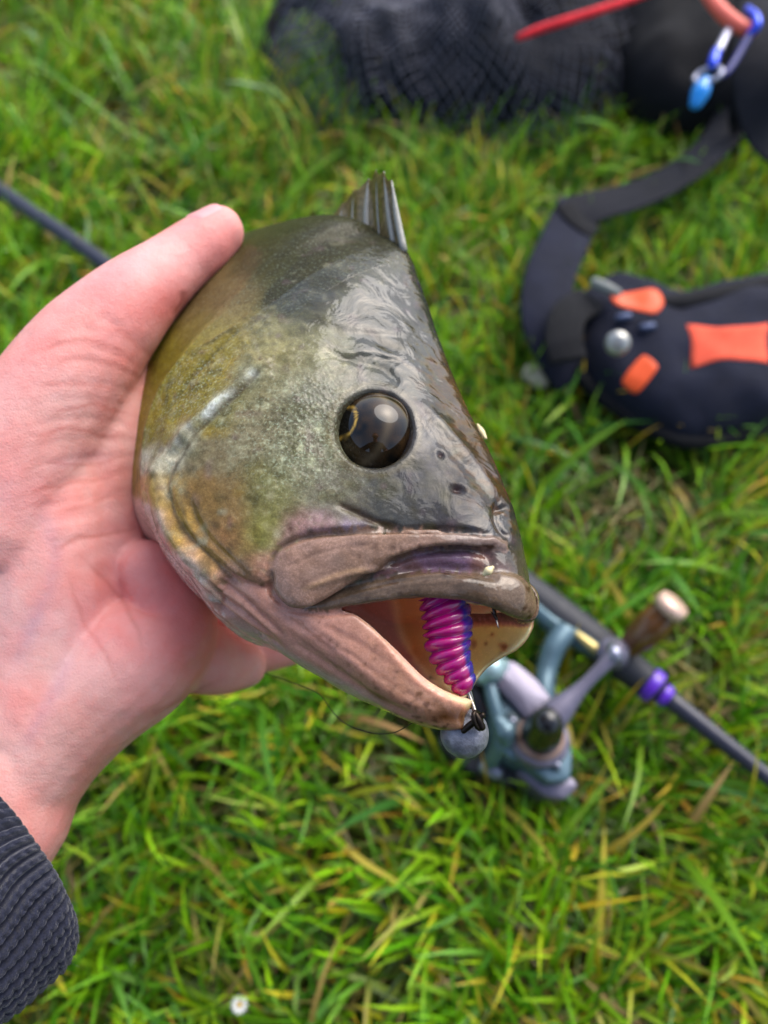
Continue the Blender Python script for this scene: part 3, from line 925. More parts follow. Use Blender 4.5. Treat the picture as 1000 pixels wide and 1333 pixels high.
for pts_, w__, c__, k__ in (([(372, 408), (420, 422), (470, 432), (538, 452)], 4, (44, 42, 30), .6), ([(430, 472), (470, 464), (520, 474), (556, 500)], 3, (50, 48, 40), .5), ([(420, 440), (450, 470), (480, 490)], 3, (60, 58, 44), .5),
                          ([(318, 768), (282, 736), (240, 692), (222, 645), (228, 606), (255, 566), (300, 522), (352, 474)], 2.2, (64, 52, 32), .7), ([(214, 545), (250, 492), (300, 440), (350, 402)], 2.5, (82, 74, 40), .5),
                          ([(362, 492), (340, 466), (326, 436)], 2.5, (160, 152, 130), .35)):
    line(pts_, w__, c__, k__)
m1_, m2_, m3_ = vnoise(fold * np.array([1, 1, 1]), .0034, 101), vnoise(fold, .0055, 102), vnoise(fold, .0020, 103)
face_ = outer & ~lipm & (fxy[:, 1] < 735)
paint(face_, (56, 52, 24), np.clip(m1_ + .5 * m3_ - .32, 0, 1) * .8 * np.clip((600 - fxy[:, 0]) / 100, 0, 1))
paint(face_, (178, 176, 150), np.clip(m2_ + .6 * m3_ - .55, 0, 1) * .8 * np.clip((470 - fxy[:, 0]) / 80, 0, 1))
paint(face_, (146, 124, 52), np.clip(-m2_ - .35, 0, 1) * .9 * np.clip((360 - fxy[:, 0]) / 80, 0, 1))
paint(face_, (118, 96, 104), np.clip(-m1_ - .45, 0, 1) * .7)
# dark skin round the eye
paint(outer, (46, 38, 26), .75 * np.exp(-((de - 50) / 4.5) ** 2)); paint(outer, (122, 112, 84), .4 * np.exp(-((de - 60) / 4) ** 2))
gl_ = np.clip(softin * 1.6 - .3, 0, 1)[:, None]
sat_ = fcol.mean(1)[:, None]
fcol = np.where(gl_ > .5, fcol, np.clip((sat_ + (fcol - sat_) * 1.2) * np.where(ftag == 2, .72, np.where(ftag == 3, .86, np.where(ftag == 4, .98, .80 + .34 * np.clip((500 - fxy[:, 0]) / 90, 0, 1) * np.clip((fxy[:, 1] - 395) / 50, 0, 1) + .25 * np.clip((fcol.mean(1) - .28) / .15, 0, 1))))[:, None], .004, 1))
fcol = relax(fcol, 1, .4)
wet = np.where(inner, .5, np.where(lipm, .85, 1.0))
dry = np.exp(-(((fxy[:, 0] - 345) / 150) ** 2 + ((fxy[:, 1] - 600) / 130) ** 2)) + np.exp(-(((fxy[:, 0] - 520) / 110) ** 2 + ((fxy[:, 1] - 660) / 45) ** 2)) + .35 * np.exp(-(((fxy[:, 0] - 575) / 48) ** 2 + ((fxy[:, 1] - 615) / 60) ** 2))
wet = np.where(outer & ~lipm, np.clip(1.0 - .95 * dry + .12 * n3, .34, 1), wet)
wet = np.where(along < -.11, np.minimum(wet, .25), wet)
wet = wet * (1 - .6 * np.exp(-(((fxy[:, 0] - 400) / 80) ** 2 + ((fxy[:, 1] - 335) / 38) ** 2)))
fleshy = np.where(inner, 1.0, np.where(ftag == 4, .5, 0.05)); fleshy = relax(fleshy, 4)

scal_ = np.where(outer & ~lipm, np.clip(cheek, 0, 1), 0) + np.where(along < -.10, .25, 0)
fm = NT('fish_skin')
c = fm.attr('Col')
w_ = fm.attr('wet', True)
fn1 = fm.noise(380, 5, 0.62); fn2 = fm.noise(1500, 4, 0.65); fn3 = fm.noise(140, 6, .6, dist=.8)
BW = lambda f, a, b: fm.ramp(f, [(a, (0, 0, 0)), (b, (1, 1, 1))])
fk_ = fm.math('SUBTRACT', 1.0, fm.math('MULTIPLY', fm.attr('flesh', True), .85))
c = fm.mix(fm.math('MULTIPLY', fm.math('MULTIPLY', BW(fn3, .42, .62), .45), fk_), c, fm.mix(1.0, c, (.62, .56, .46, 1), 'MULTIPLY'))
c = fm.mix(fm.math('MULTIPLY', fm.math('MULTIPLY', BW(fn1, .45, .65), .5), fk_), c, fm.mix(1.0, c, (.55, .52, .46, 1), 'MULTIPLY'))
c = fm.mix(fm.math('MULTIPLY', BW(fn2, .54, .72), .38), c, fm.mix(1.0, c, (1.75, 1.72, 1.66, 1), 'MULTIPLY'))
c = fm.mix(fm.math('MULTIPLY', fm.math('MULTIPLY', BW(fn2, .47, .32), .45), fk_), c, fm.mix(1.0, c, (.5, .46, .42, 1), 'MULTIPLY'))
# little scales: dark rims and a pearly face
sc_ = fm.voro(620, None, 'DISTANCE_TO_EDGE'); scl = fm.attr('scales', True)
rimk = fm.math('MULTIPLY', BW(sc_, .16, .02), fm.math('MULTIPLY', scl, .55))
c = fm.mix(rimk, c, fm.mix(1.0, c, (.4, .38, .3, 1), 'MULTIPLY'))
pear = fm.math('MULTIPLY', BW(fm.noise(1300, 2, .5), .54, .70), fm.math('MULTIPLY', scl, .45))
c = fm.mix(pear, c, s2l(176, 190, 160))
bm_ = fm.bump(fn1, .16, .0012, fm.bump(sc_, .18, .0005, fm.bump(fn2, .14, .0004)))
fm.set(color=c, rough=.62, normal=bm_, spec=.12,
       coat=fm.math('MULTIPLY', w_, fm.ramp(fm.noise(110, 5, .65, dist=.6), [(.34, (.6, .6, .6)), (.50, (1, 1, 1))])), coat_rough=.04, sss=fm.math('MULTIPLY', fm.attr('flesh', True), .6), sss_scale=.012)
sc2 = fm.voro(850)
fm.set(coat_normal=fm.bump(fm.math('MULTIPLY', sc2, scl), .35, .0012, fm.bump(fm.noise(110, 3, .5, dist=1.0), .20, .004, fm.bump(fn1, .05, .0010))))
fm.b.inputs['Subsurface Radius'].default_value = (1, .62, .4)

fish = obj('fish', c2w(fv2), ff, fm.m, color=fcol, attrs={'wet': wet, 'flesh': fleshy, 'scales': scal_}, origin=c2w(spine[0][0]))
tag(fish, 'large olive perch held up by a hand, its mouth open on a pink lure', 'fish')

# eyes
em_ = NT('fish_eye')
em_.set(color=em_.attr('Col'), rough=.28, coat=1.0, coat_rough=.01, spec=0.0)
def eye(mir):
    d = R_ax * .86 + A_ax * .42 + U_ax * .10; d /= np.linalg.norm(d)
    cc = F3(EYE[0], EYE[1], 20.5) - d * .0086
    a1 = np.cross(d, U_ax); a1 /= np.linalg.norm(a1); a2 = np.cross(d, a1)
    rr = .0134
    rings = []
    th = np.linspace(0, 2 * math.pi, 64, endpoint=False)
    el = np.radians(np.linspace(1, 150, 60))
    for e in el:
        bul = 1.0 + .04 * math.cos(e) ** 3
        rings.append(cc + bul * rr * (math.cos(e) * d + math.sin(e) * (np.cos(th)[:, None] * a1 + np.sin(th)[:, None] * a2)))
    v, f = loft(np.array(rings))
    # pupil looks square out of the flank, so it lies towards the tail side of the ball
    pd = R_ax * .93 - A_ax * .20 - U_ax * .16; pd /= np.linalg.norm(pd)
    an = np.degrees(np.arccos(np.clip(((v - cc) / np.linalg.norm(v - cc, axis=1)[:, None]) @ pd, -1, 1)))
    col = np.tile(lin(np.array([10, 9, 8]) / 255), (len(v), 1))
    kr = np.exp(-((an - 20) / 1.3) ** 2)[:, None]
    col = col * (1 - kr) + kr * lin(np.array([196, 158, 70]) / 255)
    k2 = (np.clip((an - 23) / 3, 0, 1) * np.clip(.5 + .7 * vnoise(v, .0018, 3), 0, 1))[:, None] * .8
    col = col * (1 - k2) + k2 * lin(np.array([58, 42, 22]) / 255)
    k3 = np.exp(-((an - 58) / 5) ** 2)[:, None] * .6
    col = col * (1 - k3) + k3 * lin(np.array([90, 78, 58]) / 255)
    if mir: v = mirror(v)
    return obj('eye', c2w(v), f, em_.m, fish, color=col)
eye(False); eye(True)

# dorsal fin: spines with membrane between
finm = NT('fin_membrane'); finm.set(color=finm.ramp(finm.noise(500, 4), [(.35, s2l(96, 80, 42)), (.65, s2l(156, 134, 88))]), rough=.3, coat=.6, coat_rough=.1)
trn = finm.n('ShaderNodeBsdfTranslucent'); trn.inputs['Color'].default_value = s2l(120, 104, 60)
mxs = finm.n('ShaderNodeMixShader'); mxs.inputs[0].default_value = .3
finm.l(finm.b.outputs[0], mxs.inputs[1]); finm.l(trn.outputs[0], mxs.inputs[2]); finm.l(mxs.outputs[0], finm.out.inputs['Surface'])
spm = simple('fin_spine', (150, 148, 138), .35, coat=.3, var=.2)
fb = [(533, 318, .2555), (520, 312, .259), (502, 309, .2645), (484, 307, .270), (466, 306, .2755), (450, 306, .281), (436, 307, .287), (424, 310, .292)]
ft = [(510, 236, .2560), (500, 224, .2592), (490, 222, .2655), (480, 234, .2715), (461, 248, .2775), (446, 265, .2835), (432, 282, .289), (421, 298, .293)]
nsp = len(fb)
bots = [at(*p) - U_ax * .003 for p in fb]; tops = [at(*p) for p in ft]
fin = None
mv, mf = [], []
nk = 7
for i in range(nsp):
    for k in range(nk):
        t = k / (nk - 1)
        mv.append(bots[i] * (1 - t) + tops[i] * t * 1.0)
    if i < nsp - 1:
        for k in range(nk):
            t = k / (nk - 1)
            mid = (bots[i] + bots[i + 1]) / 2 * (1 - t) + ((tops[i] * .35 + tops[i + 1] * .65) * .93 + (bots[i] + bots[i + 1]) / 2 * .07) * t
            mv.append(mid + R_ax * .0012 * (1 if i % 2 else -1) * math.sin(t * 3))
mv = np.array(mv)
for c_i in range(2 * nsp - 2):
    for k in range(nk - 1):
        mf.append((c_i * nk + k, (c_i + 1) * nk + k, (c_i + 1) * nk + k + 1, c_i * nk + k + 1))
m2 = mv + R_ax * .0004; nmv = len(mv)
mf2 = mf + [tuple(reversed([q_ + nmv for q_ in f_])) for f_ in mf]
fin = obj('dorsal_fin', c2w(np.concatenate([mv, m2])), mf2, finm.m, fish)
for i in range(nsp):
    v, f = tube([bots[i], (bots[i] + tops[i]) / 2 - A_ax * .0004, tops[i] + (tops[i] - bots[i]) * .01], np.array([1.0, .85, .2]) * .0001 * [13, 11, 6, 15, 7, 8, 6, 6][i], 8, 4)
    obj('fin_spine', c2w(v), f, spm, fin)
# tail fin and belly fins
pos, u, rr, d, hgt, kw = spine[-1]
tv = []
for i in range(13):
    a = (i - 6) / 6
    tipd = d * (1 - .25 * (1 - abs(a))) + u * a * .75
    for k in range(6):
        t = k / 5
        tv.append(pos - d * .004 + u * a * hgt * .95 * (1 - t) + tipd * .05 * t + rr * .0008 * ((i % 2) - .5))
tv = np.array(tv); tf = [(i * 6 + k, (i + 1) * 6 + k, (i + 1) * 6 + k + 1, i * 6 + k + 1) for i in range(12) for k in range(5)]
redf = simple('red_fin', (176, 78, 40), .35, var=.25)
nt_ = len(tv)
obj('tail_fin', c2w(np.concatenate([tv, tv + rr * .0006])), tf + [tuple(reversed([q_ + nt_ for q_ in f_])) for f_ in tf], redf, fish)
for sg in (1, -1):
    p0, u0, r0, d0_, h0, w0 = spine[2]
    b0 = p0 - u0 * h0 * .9 + r0 * w0 * .35 * sg
    pv = []
    for i in range(7):
        a = (i - 3) / 3
        for k in range(5):
            t = k / 4
            pv.append(b0 + d0_ * (.034 * t + .004 * a) + r0 * sg * (.010 * t) - u0 * (.004 * t + a * .010 * t) + u0 * .003)
    pv = np.array(pv); pf = [(i * 5 + k, (i + 1) * 5 + k, (i + 1) * 5 + k + 1, i * 5 + k + 1) for i in range(6) for k in range(4)]
    n_ = len(pv)
    obj('pelvic_fin', c2w(np.concatenate([pv, pv + u0 * .0006])), pf + [tuple(reversed([q_ + n_ for q_ in f_])) for f_ in pf], redf, fish)

# ================================================================== HAND
def cap(pts, seg=20, flat=None, up=None):
    P = np.array([at(x, y, d) for x, y, d, _ in pts]); r = np.array([q_[3] for q_ in pts]) * MM
    return tube(P, r, seg, 5, dome=True, flat=flat, up=up)
ZV = np.array([0, 0, 1.0])
FARM = [np.array([-.1400, -.1120, -.2250]), np.array([-.1700, -.1280, -.2050]), np.array([-.2250, -.1620, -.1650]), np.array([-.2900, -.2000, -.1200])]
hand_parts = [
    cap([(285, 302, .268, 8.8), (266, 318, .266, 10.4), (238, 338, .263, 11.0), (208, 362, .259, 12.2), (163, 402, .255, 15.2), (105, 470, .252, 19), (45, 570, .250, 22), (0, 680, .250, 24)]),   # thumb and its root
    cap([(140, 470, .262, 13), (140, 540, .264, 16), (130, 640, .264, 18), (110, 760, .262, 20)]),                      # web
    cap([(150, 560, .268, 12), (150, 640, .270, 13), (150, 720, .270, 14)]),
    cap([(60, 560, .258, 22), (70, 700, .258, 24), (60, 820, .256, 25), (36, 930, .250, 22)]),                       # ball of the thumb
    cap([(195, 745, .256, 11), (225, 800, .258, 15), (190, 850, .254, 20), (120, 905, .251, 20), (60, 965, .249, 20), (20, 1030, .247, 19)]),  # heel of the palm
    cap([(318, 868, .277, 8.0), (285, 865, .272, 11), (235, 850, .266, 15), (170, 880, .26, 17)]),
    cap([(130, 860, .262, 22), (62, 930, .255, 23), (10, 1010, .248, 20.5)], flat=.8, up=ZV),
    tube(np.array([at(62, 930, .255), at(14, 1005, .248), at(-10, 1075, .243), *FARM]), np.array([23, 22.5, 22, 22, 24, 27, 31]) * MM, 24, 5, dome=True),   # wrist and forearm
]
def finger(a): return cap(a, 14)
hand_parts += [
    finger([(140, 600, .285, 12), (250, 660, .315, 10), (360, 690, .335, 9.5), (470, 660, .345, 9), (540, 600, .345, 8), (570, 540, .335, 7)]),
    finger([(160, 680, .280, 12), (270, 740, .310, 10), (390, 750, .330, 9.5), (500, 700, .335, 9), (560, 640, .33, 8), (585, 590, .32, 7)]),
    finger([(180, 750, .275, 12), (290, 795, .300, 10), (400, 800, .315, 9.5), (500, 760, .318, 8.8), (560, 710, .312, 8), (580, 670, .304, 6.8)]),
    finger([(210, 820, .270, 11), (300, 850, .285, 9), (390, 835, .296, 8), (470, 805, .297, 7.2), (520, 775, .29, 6)]),
]
hv, hf = remesh(hand_parts, .0008, 26)
hn = vnormals(hv, hf)
hxy = proj(hv)
hvis = nearest_layer(hxy, -hv[:, 2], 6, .006) & (np.einsum('ij,ij->i', hn, -hv) > 0)
hd = np.zeros(len(hv))
def hstroke(pts, w, depth):
    poly = smooth_poly(pts, 5)
    m = np.where(hvis)[0]
    d, t = seg_dist(hxy[m], poly)
    hd[m] += depth * MM * np.exp(-(d / w) ** 2) * np.clip(np.minimum(t, 1 - t) * 5, 0, 1) ** .7
# folds of the thumb web and palm
hstroke([(238, 378), (236, 398), (222, 412)], 6, -1.4)
hstroke([(120, 405), (150, 425), (180, 445), (196, 470)], 8, -.9)
hstroke([(95, 425), (140, 435), (170, 455)], 6, -.4)
for y0, dy, k in ((452, 30, .55), (470, 26, .5), (500, 16, .6), (522, 14, .4), (548, 12, .6), (575, 4, .4), (600, -8, .7), (628, -22, .65), (655, -22, .5), (676, -28, .5)):
    hstroke([(20 + RNG.uniform(0, 40), y0 + 8), (90, y0 - 2), (140, y0 + dy * .3 - 3), (186, y0 + dy)], 5, -k)
hd *= 1.0
hstroke([(60, 720), (110, 700), (150, 690), (190, 688)], 8, -.9)
hstroke([(100, 720), (140, 760), (170, 800), (190, 850), (195, 890)], 12, -.9)
hstroke([(85, 740), (105, 800), (140, 850), (160, 900)], 8, -.5)
hstroke([(230, 880), (260, 860), (290, 855), (320, 840)], 5, -.7)
hstroke([(160, 950), (200, 925), (240, 905), (290, 880)], 6, -.5)
hstroke([(170, 780), (220, 770), (260, 790)], 26, .8)
hd *= .26
hd[hvis] += MM * (.15 * vnoise(hv[hvis], .005, 3) + .3 * vnoise(hv[hvis], .014, 4))
hv2 = hv + hn * hd[:, None]
base = np.array([228, 165, 158]); hc = np.tile(lin(base / 255.0), (len(hv), 1))
def hp(x, y, s, rgb, k, ys=None):
    d2 = ((hxy[:, 0] - x) / s) ** 2 + ((hxy[:, 1] - y) / (ys or s)) ** 2
    kk_ = (k * np.exp(-d2))[:, None]
    hc[:] = hc * (1 - kk_) + lin(np.array(rgb) / 255.0) * kk_
hp(230, 790, 80, (220, 118, 110), .8); hp(280, 320, 50, (214, 132, 124), .6); hp(215, 400, 40, (208, 122, 112), .7)
hp(40, 820, 90, (204, 168, 164), .7); hp(90, 560, 70, (208, 168, 156), .6); hp(170, 640, 40, (198, 128, 112), .5); hp(120, 960, 70, (212, 166, 150), .5); hp(20, 1010, 60, (216, 178, 168), .6)
hp(170, 480, 40, (206, 132, 116), .5); hp(330, 860, 40, (218, 160, 142), .6); hp(60, 760, 40, (200, 140, 132), .4); hp(120, 430, 50, (212, 140, 128), .5)
hj = hxy + np.stack([vnoise(hv, .006, 61), vnoise(hv, .006, 62)], 1) * 5
def hline(pts, w, k, rgb=(186, 108, 98)):
    d_, t_ = seg_dist(hj, smooth_poly(pts, 5))
    kk_ = (k * np.exp(-(d_ / w) ** 2) * np.clip(np.minimum(t_, 1 - t_) * 4, 0, 1) * hvis)[:, None]
    hc[:] = hc * (1 - kk_) + lin(np.array(rgb) / 255.0) * kk_
for pts_, k_ in (([(40, 455), (100, 442), (150, 452), (186, 476)], .5), ([(50, 478), (110, 466), (165, 482), (188, 500)], .4), ([(30, 505), (95, 496), (160, 510)], .45), ([(60, 535), (120, 528), (185, 542)], .5), ([(25, 570), (90, 560), (150, 566), (188, 578)], .5),
                 ([(40, 606), (110, 604), (180, 592)], .45), ([(20, 640), (85, 634), (150, 618), (186, 606)], .5), ([(60, 672), (120, 655), (184, 636)], .4), ([(60, 722), (110, 700), (150, 690), (190, 688)], .6), ([(100, 720), (140, 760), (170, 800), (190, 850)], .5),
                 ([(85, 740), (105, 800), (140, 850), (160, 900)], .35), ([(236, 380), (234, 398), (222, 412)], .7), ([(140, 420), (170, 438), (196, 466)], .55), ([(170, 950), (210, 925), (250, 905), (295, 882)], .4), ([(185, 935), (225, 915), (262, 892)], .3), ([(205, 700), (240, 730), (262, 770)], .3)):
    hline(pts_, 3.2, k_)
for pts_, k_ in (([(10, 880), (50, 800), (70, 720), (60, 640)], .35), ([(20, 990), (70, 900), (95, 820)], .3), ([(60, 620), (110, 590), (150, 600)], .25)):
    hline(pts_, 11, k_, (176, 140, 156))
nz = vnoise(hv, .012, 6); hc *= (1 + .06 * nz[:, None] * np.array([.3, 1, 1]))
hm = NT('skin')
c = hm.attr('Col'); sn = hm.noise(900, 4, .6); sb = hm.voro(1100, None, 'DISTANCE_TO_EDGE')
c = hm.mix(hm.ramp(hm.noise(55, 5, .65), [(.38, (0, 0, 0)), (.66, (1, 1, 1))]), c, hm.mix(1.0, c, (1.02, .78, .76, 1), 'MULTIPLY'))
c = hm.mix(hm.math('MULTIPLY', hm.ramp(hm.noise(260, 5, .65), [(.45, (0, 0, 0)), (.7, (1, 1, 1))]), .5), c, hm.mix(1.0, c, (1.06, 1.1, 1.12, 1), 'MULTIPLY'))
c = hm.mix(hm.math('MULTIPLY', hm.ramp(hm.noise(30, 3, .5), [(.55, (0, 0, 0)), (.7, (1, 1, 1))]), .5), c, hm.mix(1.0, c, (.9, .93, 1.06, 1), 'MULTIPLY'))
hm.set(color=c, rough=.5, spec=.35, sss=.25, sss_scale=.006, normal=hm.bump(sn, .22, .0007, hm.bump(sb, .25, .0005, hm.bump(hm.noise(220, 4, .6), .2, .002))))
hm.b.inputs['Subsurface Radius'].default_value = (1, .35, .22)
person = obj('person', c2w(hv2), hf, hm.m, color=hc, origin=c2w(at(0, 1030, .247)))
tag(person, 'bare left hand reaching in from a knitted navy cuff to grip the perch', 'person')

# thumbnail
nlm = simple('nail', (226, 154, 154), .5, coat=.0, var=.05, bump=0)
def nail():
    pts = []
    c0 = at(258, 290, .262); tdir = at(285, 272, .267) - at(236, 300, .2615); tdir /= np.linalg.norm(tdir)
    nrm = np.array([-.46, .66, .60]); nrm -= tdir * (nrm @ tdir); nrm /= np.linalg.norm(nrm)
    bt = np.cross(tdir, nrm)
    ax0 = at(262, 316, .266)
    out = []
    for i in range(13):
        a = (i / 12 - .5) * 2
        ln_ = .0072 * math.sqrt(max(0, 1 - .55 * abs(a) ** 3))
        for k in range(9):
            b = (k / 8 - .5) * 2
            ang = a * .72
            o_ = ax0 + tdir * (.0060 + b * ln_) + (nrm * math.cos(ang) + bt * math.sin(ang)) * (.01045 - .0008 * b ** 2)
            out.append(o_)
    out = np.array(out)
    f = [(i * 9 + k, i * 9 + k + 1, (i + 1) * 9 + k + 1, (i + 1) * 9 + k) for i in range(12) for k in range(8)]
    from mathutils.bvhtree import BVHTree
    bvh = BVHTree.FromPolygons(hv2.tolist(), hf)
    res = []
    for i_, p in enumerate(out):
        loc, no, _, _ = bvh.find_nearest(Vector(p))
        ea = abs(i_ // 9 / 6 - 1); eb = abs(i_ % 9 / 4 - 1)
        res.append(np.array(loc) + np.array(no) * (.00055 - .0009 * max(ea, eb) ** 8))
    out = np.array(res)
    n_ = len(out); inn = out - nrm * .0012
    return np.concatenate([out, inn]), f + [tuple(reversed([q_ + n_ for q_ in f_])) for f_ in f]
v, f = nail()
obj('fingernail', c2w(v), f, nlm, person)

# knitted cuff
def sleeve():
    P = np.array([at(30, 1112, .240), [-.1300, -.1180, -.2290], [-.1660, -.1300, -.2040], [-.2250, -.1640, -.1640], [-.2900, -.2010, -.1200]])
    R_ = np.array([31, 33, 35, 39, 44]) * MM
    pr = catmull(np.c_[P, R_], 40)
    P, R_ = pr[:, :3], pr[:, 3]
    L = np.r_[0, np.cumsum(np.linalg.norm(np.diff(P, axis=0), axis=1))]
    Ln = np.arange(0, L[-1], .00028)
    P = np.stack([np.interp(Ln, L, P[:, k]) for k in range(3)], 1); R_ = np.interp(Ln, L, R_)
    keep = Ln < .075
    P2, R2, L2 = P[keep], R_[keep], Ln[keep]
    t = np.gradient(P2, axis=0); t /= np.linalg.norm(t, axis=1)[:, None]
    up = ZV[None] - t * (t @ ZV)[:, None]; up /= np.linalg.norm(up, axis=1)[:, None]
    bt = np.cross(t, up)
    nr, per = 54, 10
    seg = nr * per
    th = np.linspace(0, 2 * math.pi, seg, endpoint=False)
    ph = (th * nr / (2 * math.pi)) % 1.0
    x = (ph - .5) * 2                                        # -1..1 across a rib
    rib = np.where(np.abs(x) < .70, np.cos(np.clip(x / .70, -1, 1) * math.pi / 2) ** .6, 0)
    # V-shaped stitches down each rib
    stt = (L2[:, None] / .0024 + np.abs(x)[None] * 1.15 + .12 * np.sin(th * 31)[None]) % 1.0
    st_h = np.sin(stt * math.pi) ** .7 * np.clip(np.abs(x) * 6, .25, 1)[None] * (np.abs(x) < .72)[None]
    edge = np.clip(L2 / .004, 0, 1) ** .5
    h = (.0025 * rib[None] + .0013 * st_h * (1 + .25 * np.sin(th * 17 + 1)[None])) * (.4 + .6 * edge[:, None]) + .0006 * vnoise(np.stack(np.broadcast_arrays(np.cos(th)[None] * 3, np.sin(th)[None] * 3, L2[:, None] * 100), -1).reshape(-1, 3), .5, 2).reshape(len(L2), seg)
    rr = R2[:, None] - .006 * (1 - np.clip(L2 / .010, 0, 1)[:, None] ** .5) + h
    rings = P2[:, None] + rr[..., None] * (np.cos(th)[None, :, None] * up[:, None] * .9 + np.sin(th)[None, :, None] * bt[:, None])
    rings = rings - t[:, None] * (.26 * rr * np.cos(th)[None] * np.exp(-(L2 / .035) ** 2)[:, None])[..., None]
    first = P2[0] + (rings[0] - P2[0]) * .86
    rings = np.concatenate([(P2[0] + (rings[0] - P2[0]) * .80 - t[0] * -.006)[None], first[None], rings])
    v, f = loft(rings, False)
    hcol = np.concatenate([np.zeros(2 * seg), (h.ravel() / .0024)])
    cc = np.clip(hcol, 0, 1)[:, None]
    return v, f, cc, P, R_, Ln
v, f, cc, P_, R_, Ln_ = sleeve()
km = NT('navy_knit')
kn = km.noise(1800, 3, .7)
km.set(color=km.mix(km.math('MULTIPLY', kn, .8), s2l(14, 16, 27), s2l(62, 66, 88)), rough=.9, spec=.15, sheen=.3, normal=km.bump(km.noise(2600, 3), .6, .0006))
obj('sleeve', c2w(v), f, km.m, person)
def fuzz(n=900):
    base_ = v_sl[RNG.integers(600, len(v_sl), n)]
    ctr = np.array([P_[np.argmin(((P_ - b) ** 2).sum(1))] for b in base_])
    out_ = base_ - ctr; out_ /= np.linalg.norm(out_, axis=1)[:, None]
    d_ = out_ + RNG.normal(0, .8, (n, 3)); d_ /= np.linalg.norm(d_, axis=1)[:, None]
    L_ = RNG.uniform(.0008, .0028, n)[:, None]
    p0, p1, p2 = base_, base_ + d_ * L_ * .5, base_ + d_ * L_ * .8 + RNG.normal(0, .4, (n, 3)) * L_
    V_ = []; w_ = .00005
    for p in (p0, p1, p2):
        a_ = np.cross(d_, [0, 0, 1.0]); a_ /= np.linalg.norm(a_, axis=1)[:, None]; b_ = np.cross(d_, a_)
        V_.append(np.stack([p + a_ * w_, p - a_ * w_ * .5 + b_ * w_ * .87, p - a_ * w_ * .5 - b_ * w_ * .87], 1))
    V_ = np.stack(V_, 1).reshape(-1, 3)
    F_ = []
    for i in range(n):
        o_ = i * 9
        for k in (0, 3):
            for j in range(3): F_.append((o_ + k + j, o_ + k + (j + 1) % 3, o_ + k + 3 + (j + 1) % 3, o_ + k + 3 + j))
    return V_, F_
v_sl = v
fv_, ff_ = fuzz()
tag(obj('wool_fuzz', c2w(fv_), ff_, km.m, person), kind='stuff')
m = Ln_ > .073
v, f = tube(P_[m][::40], R_[m][::40] * 1.0, 40, 2)
obj('sleeve', c2w(v), f, km.m, person)

# the rest of the person, crouching behind the camera
def wcap(pts, seg=16): 
    P = np.array([p[:3] for p in pts], float); return tube(P, np.array([p[3] for p in pts]), seg, 4, dome=True)
head_parts = [
    wcap([(0, -.185, .80, .060), (0, -.205, .86, .085), (0, -.235, .93, .088), (0, -.25, .965, .07)]),
    wcap([(0, -.165, .80, .03), (0, -.150, .785, .022)]),
    wcap([(0, -.128, .850, .009), (0, -.108, .828, .013), (0, -.112, .822, .012)], 12),
    wcap([(-.088, -.225, .87, .012), (-.092, -.235, .895, .016)], 10), wcap([(.088, -.225, .87, .012), (.092, -.235, .895, .016)], 10),
    wcap([(0, -.27, .86, .058), (0, -.33, .76, .06)]),
    wcap([(.27, -.36, .42, .032), (.20, -.27, .43, .03), (.185, -.24, .435, .03)]),
]
for k_ in range(4):
    x_ = .21 - .02 * k_
    head_parts.append(wcap([(x_, -.25, .435, .010), (x_ - .005, -.215 - .004 * abs(k_ - 1), .432, .0095), (x_ - .006, -.19 - .006 * abs(k_ - 1), .412, .008)], 10))
head_parts.append(wcap([(.165, -.27, .435, .012), (.14, -.245, .43, .010), (.132, -.225, .425, .009)], 10))
pv, pf_ = remesh([(p[0], p[1]) for p in head_parts], .0045, 4)
me_ = person.data
bm = bmesh.new(); bm.from_mesh(me_)
cl_ = bm.verts.layers.float_color['Col']
org = np.array(person.location)
nv_ = [bm.verts.new(tuple(p - org)) for p in pv]
for v_ in nv_: v_[cl_] = (*lin(np.array([214, 158, 142]) / 255.0), 1)
newf = []
for f_ in pf_:
    q_ = bm.faces.new([nv_[i] for i in f_]); q_.smooth = True; newf.append(q_)
# the bare arm inside the sleeve joins hand and shoulders into one skin
bm.faces.ensure_lookup_table()
newset = set(newf); oldf = [f_ for f_ in bm.faces if f_ not in newset]
tgt = Vector(tuple(c2w(FARM[-1]) - org)); fa = min((f_ for f_ in oldf if len(f_.verts) == 4), key=lambda f_: (f_.calc_center_median() - tgt).length)
tgt = Vector((-.05, -.33, .77)) - Vector(tuple(org)); fb_ = min((f_ for f_ in newf if len(f_.verts) == 4), key=lambda f_: (f_.calc_center_median() - tgt).length)
va, vb = list(fa.verts), list(fb_.verts)[::-1]
ca_, cb_ = fa.calc_center_median(), fb_.calc_center_median()
sh_ = min(range(4), key=lambda k: sum((va[i].co - ca_ - (vb[(i + k) % 4].co - cb_)).length for i in range(4)))
vb = vb[sh_:] + vb[:sh_]
via = [Vector(p) - Vector(tuple(org)) for p in ((-.335, -.22, .345), (-.27, -.33, .52), (-.18, -.42, .70))]
rings_ = [va]
for k, p in enumerate(via):
    t_ = (k + 1) / 4
    r_ = []
    for i in range(4):
        off = (va[i].co - ca_) * (1 - t_) + (vb[i].co - cb_) * t_
        n_ = bm.verts.new(p + off.normalized() * .03); n_[cl_] = (*lin(np.array([214, 158, 142]) / 255.0), 1); r_.append(n_)
    rings_.append(r_)
rings_.append(vb)
bm.faces.remove(fa); bm.faces.remove(fb_)
for r0_, r1_ in zip(rings_, rings_[1:]):
    for i in range(4):
        q_ = bm.faces.new((r0_[i], r1_[i], r1_[(i + 1) % 4], r0_[(i + 1) % 4])); q_.smooth = True
bm.to_mesh(me_); bm.free()
jk = cloth('dark_jacket', (30, 32, 40), .85, 400)
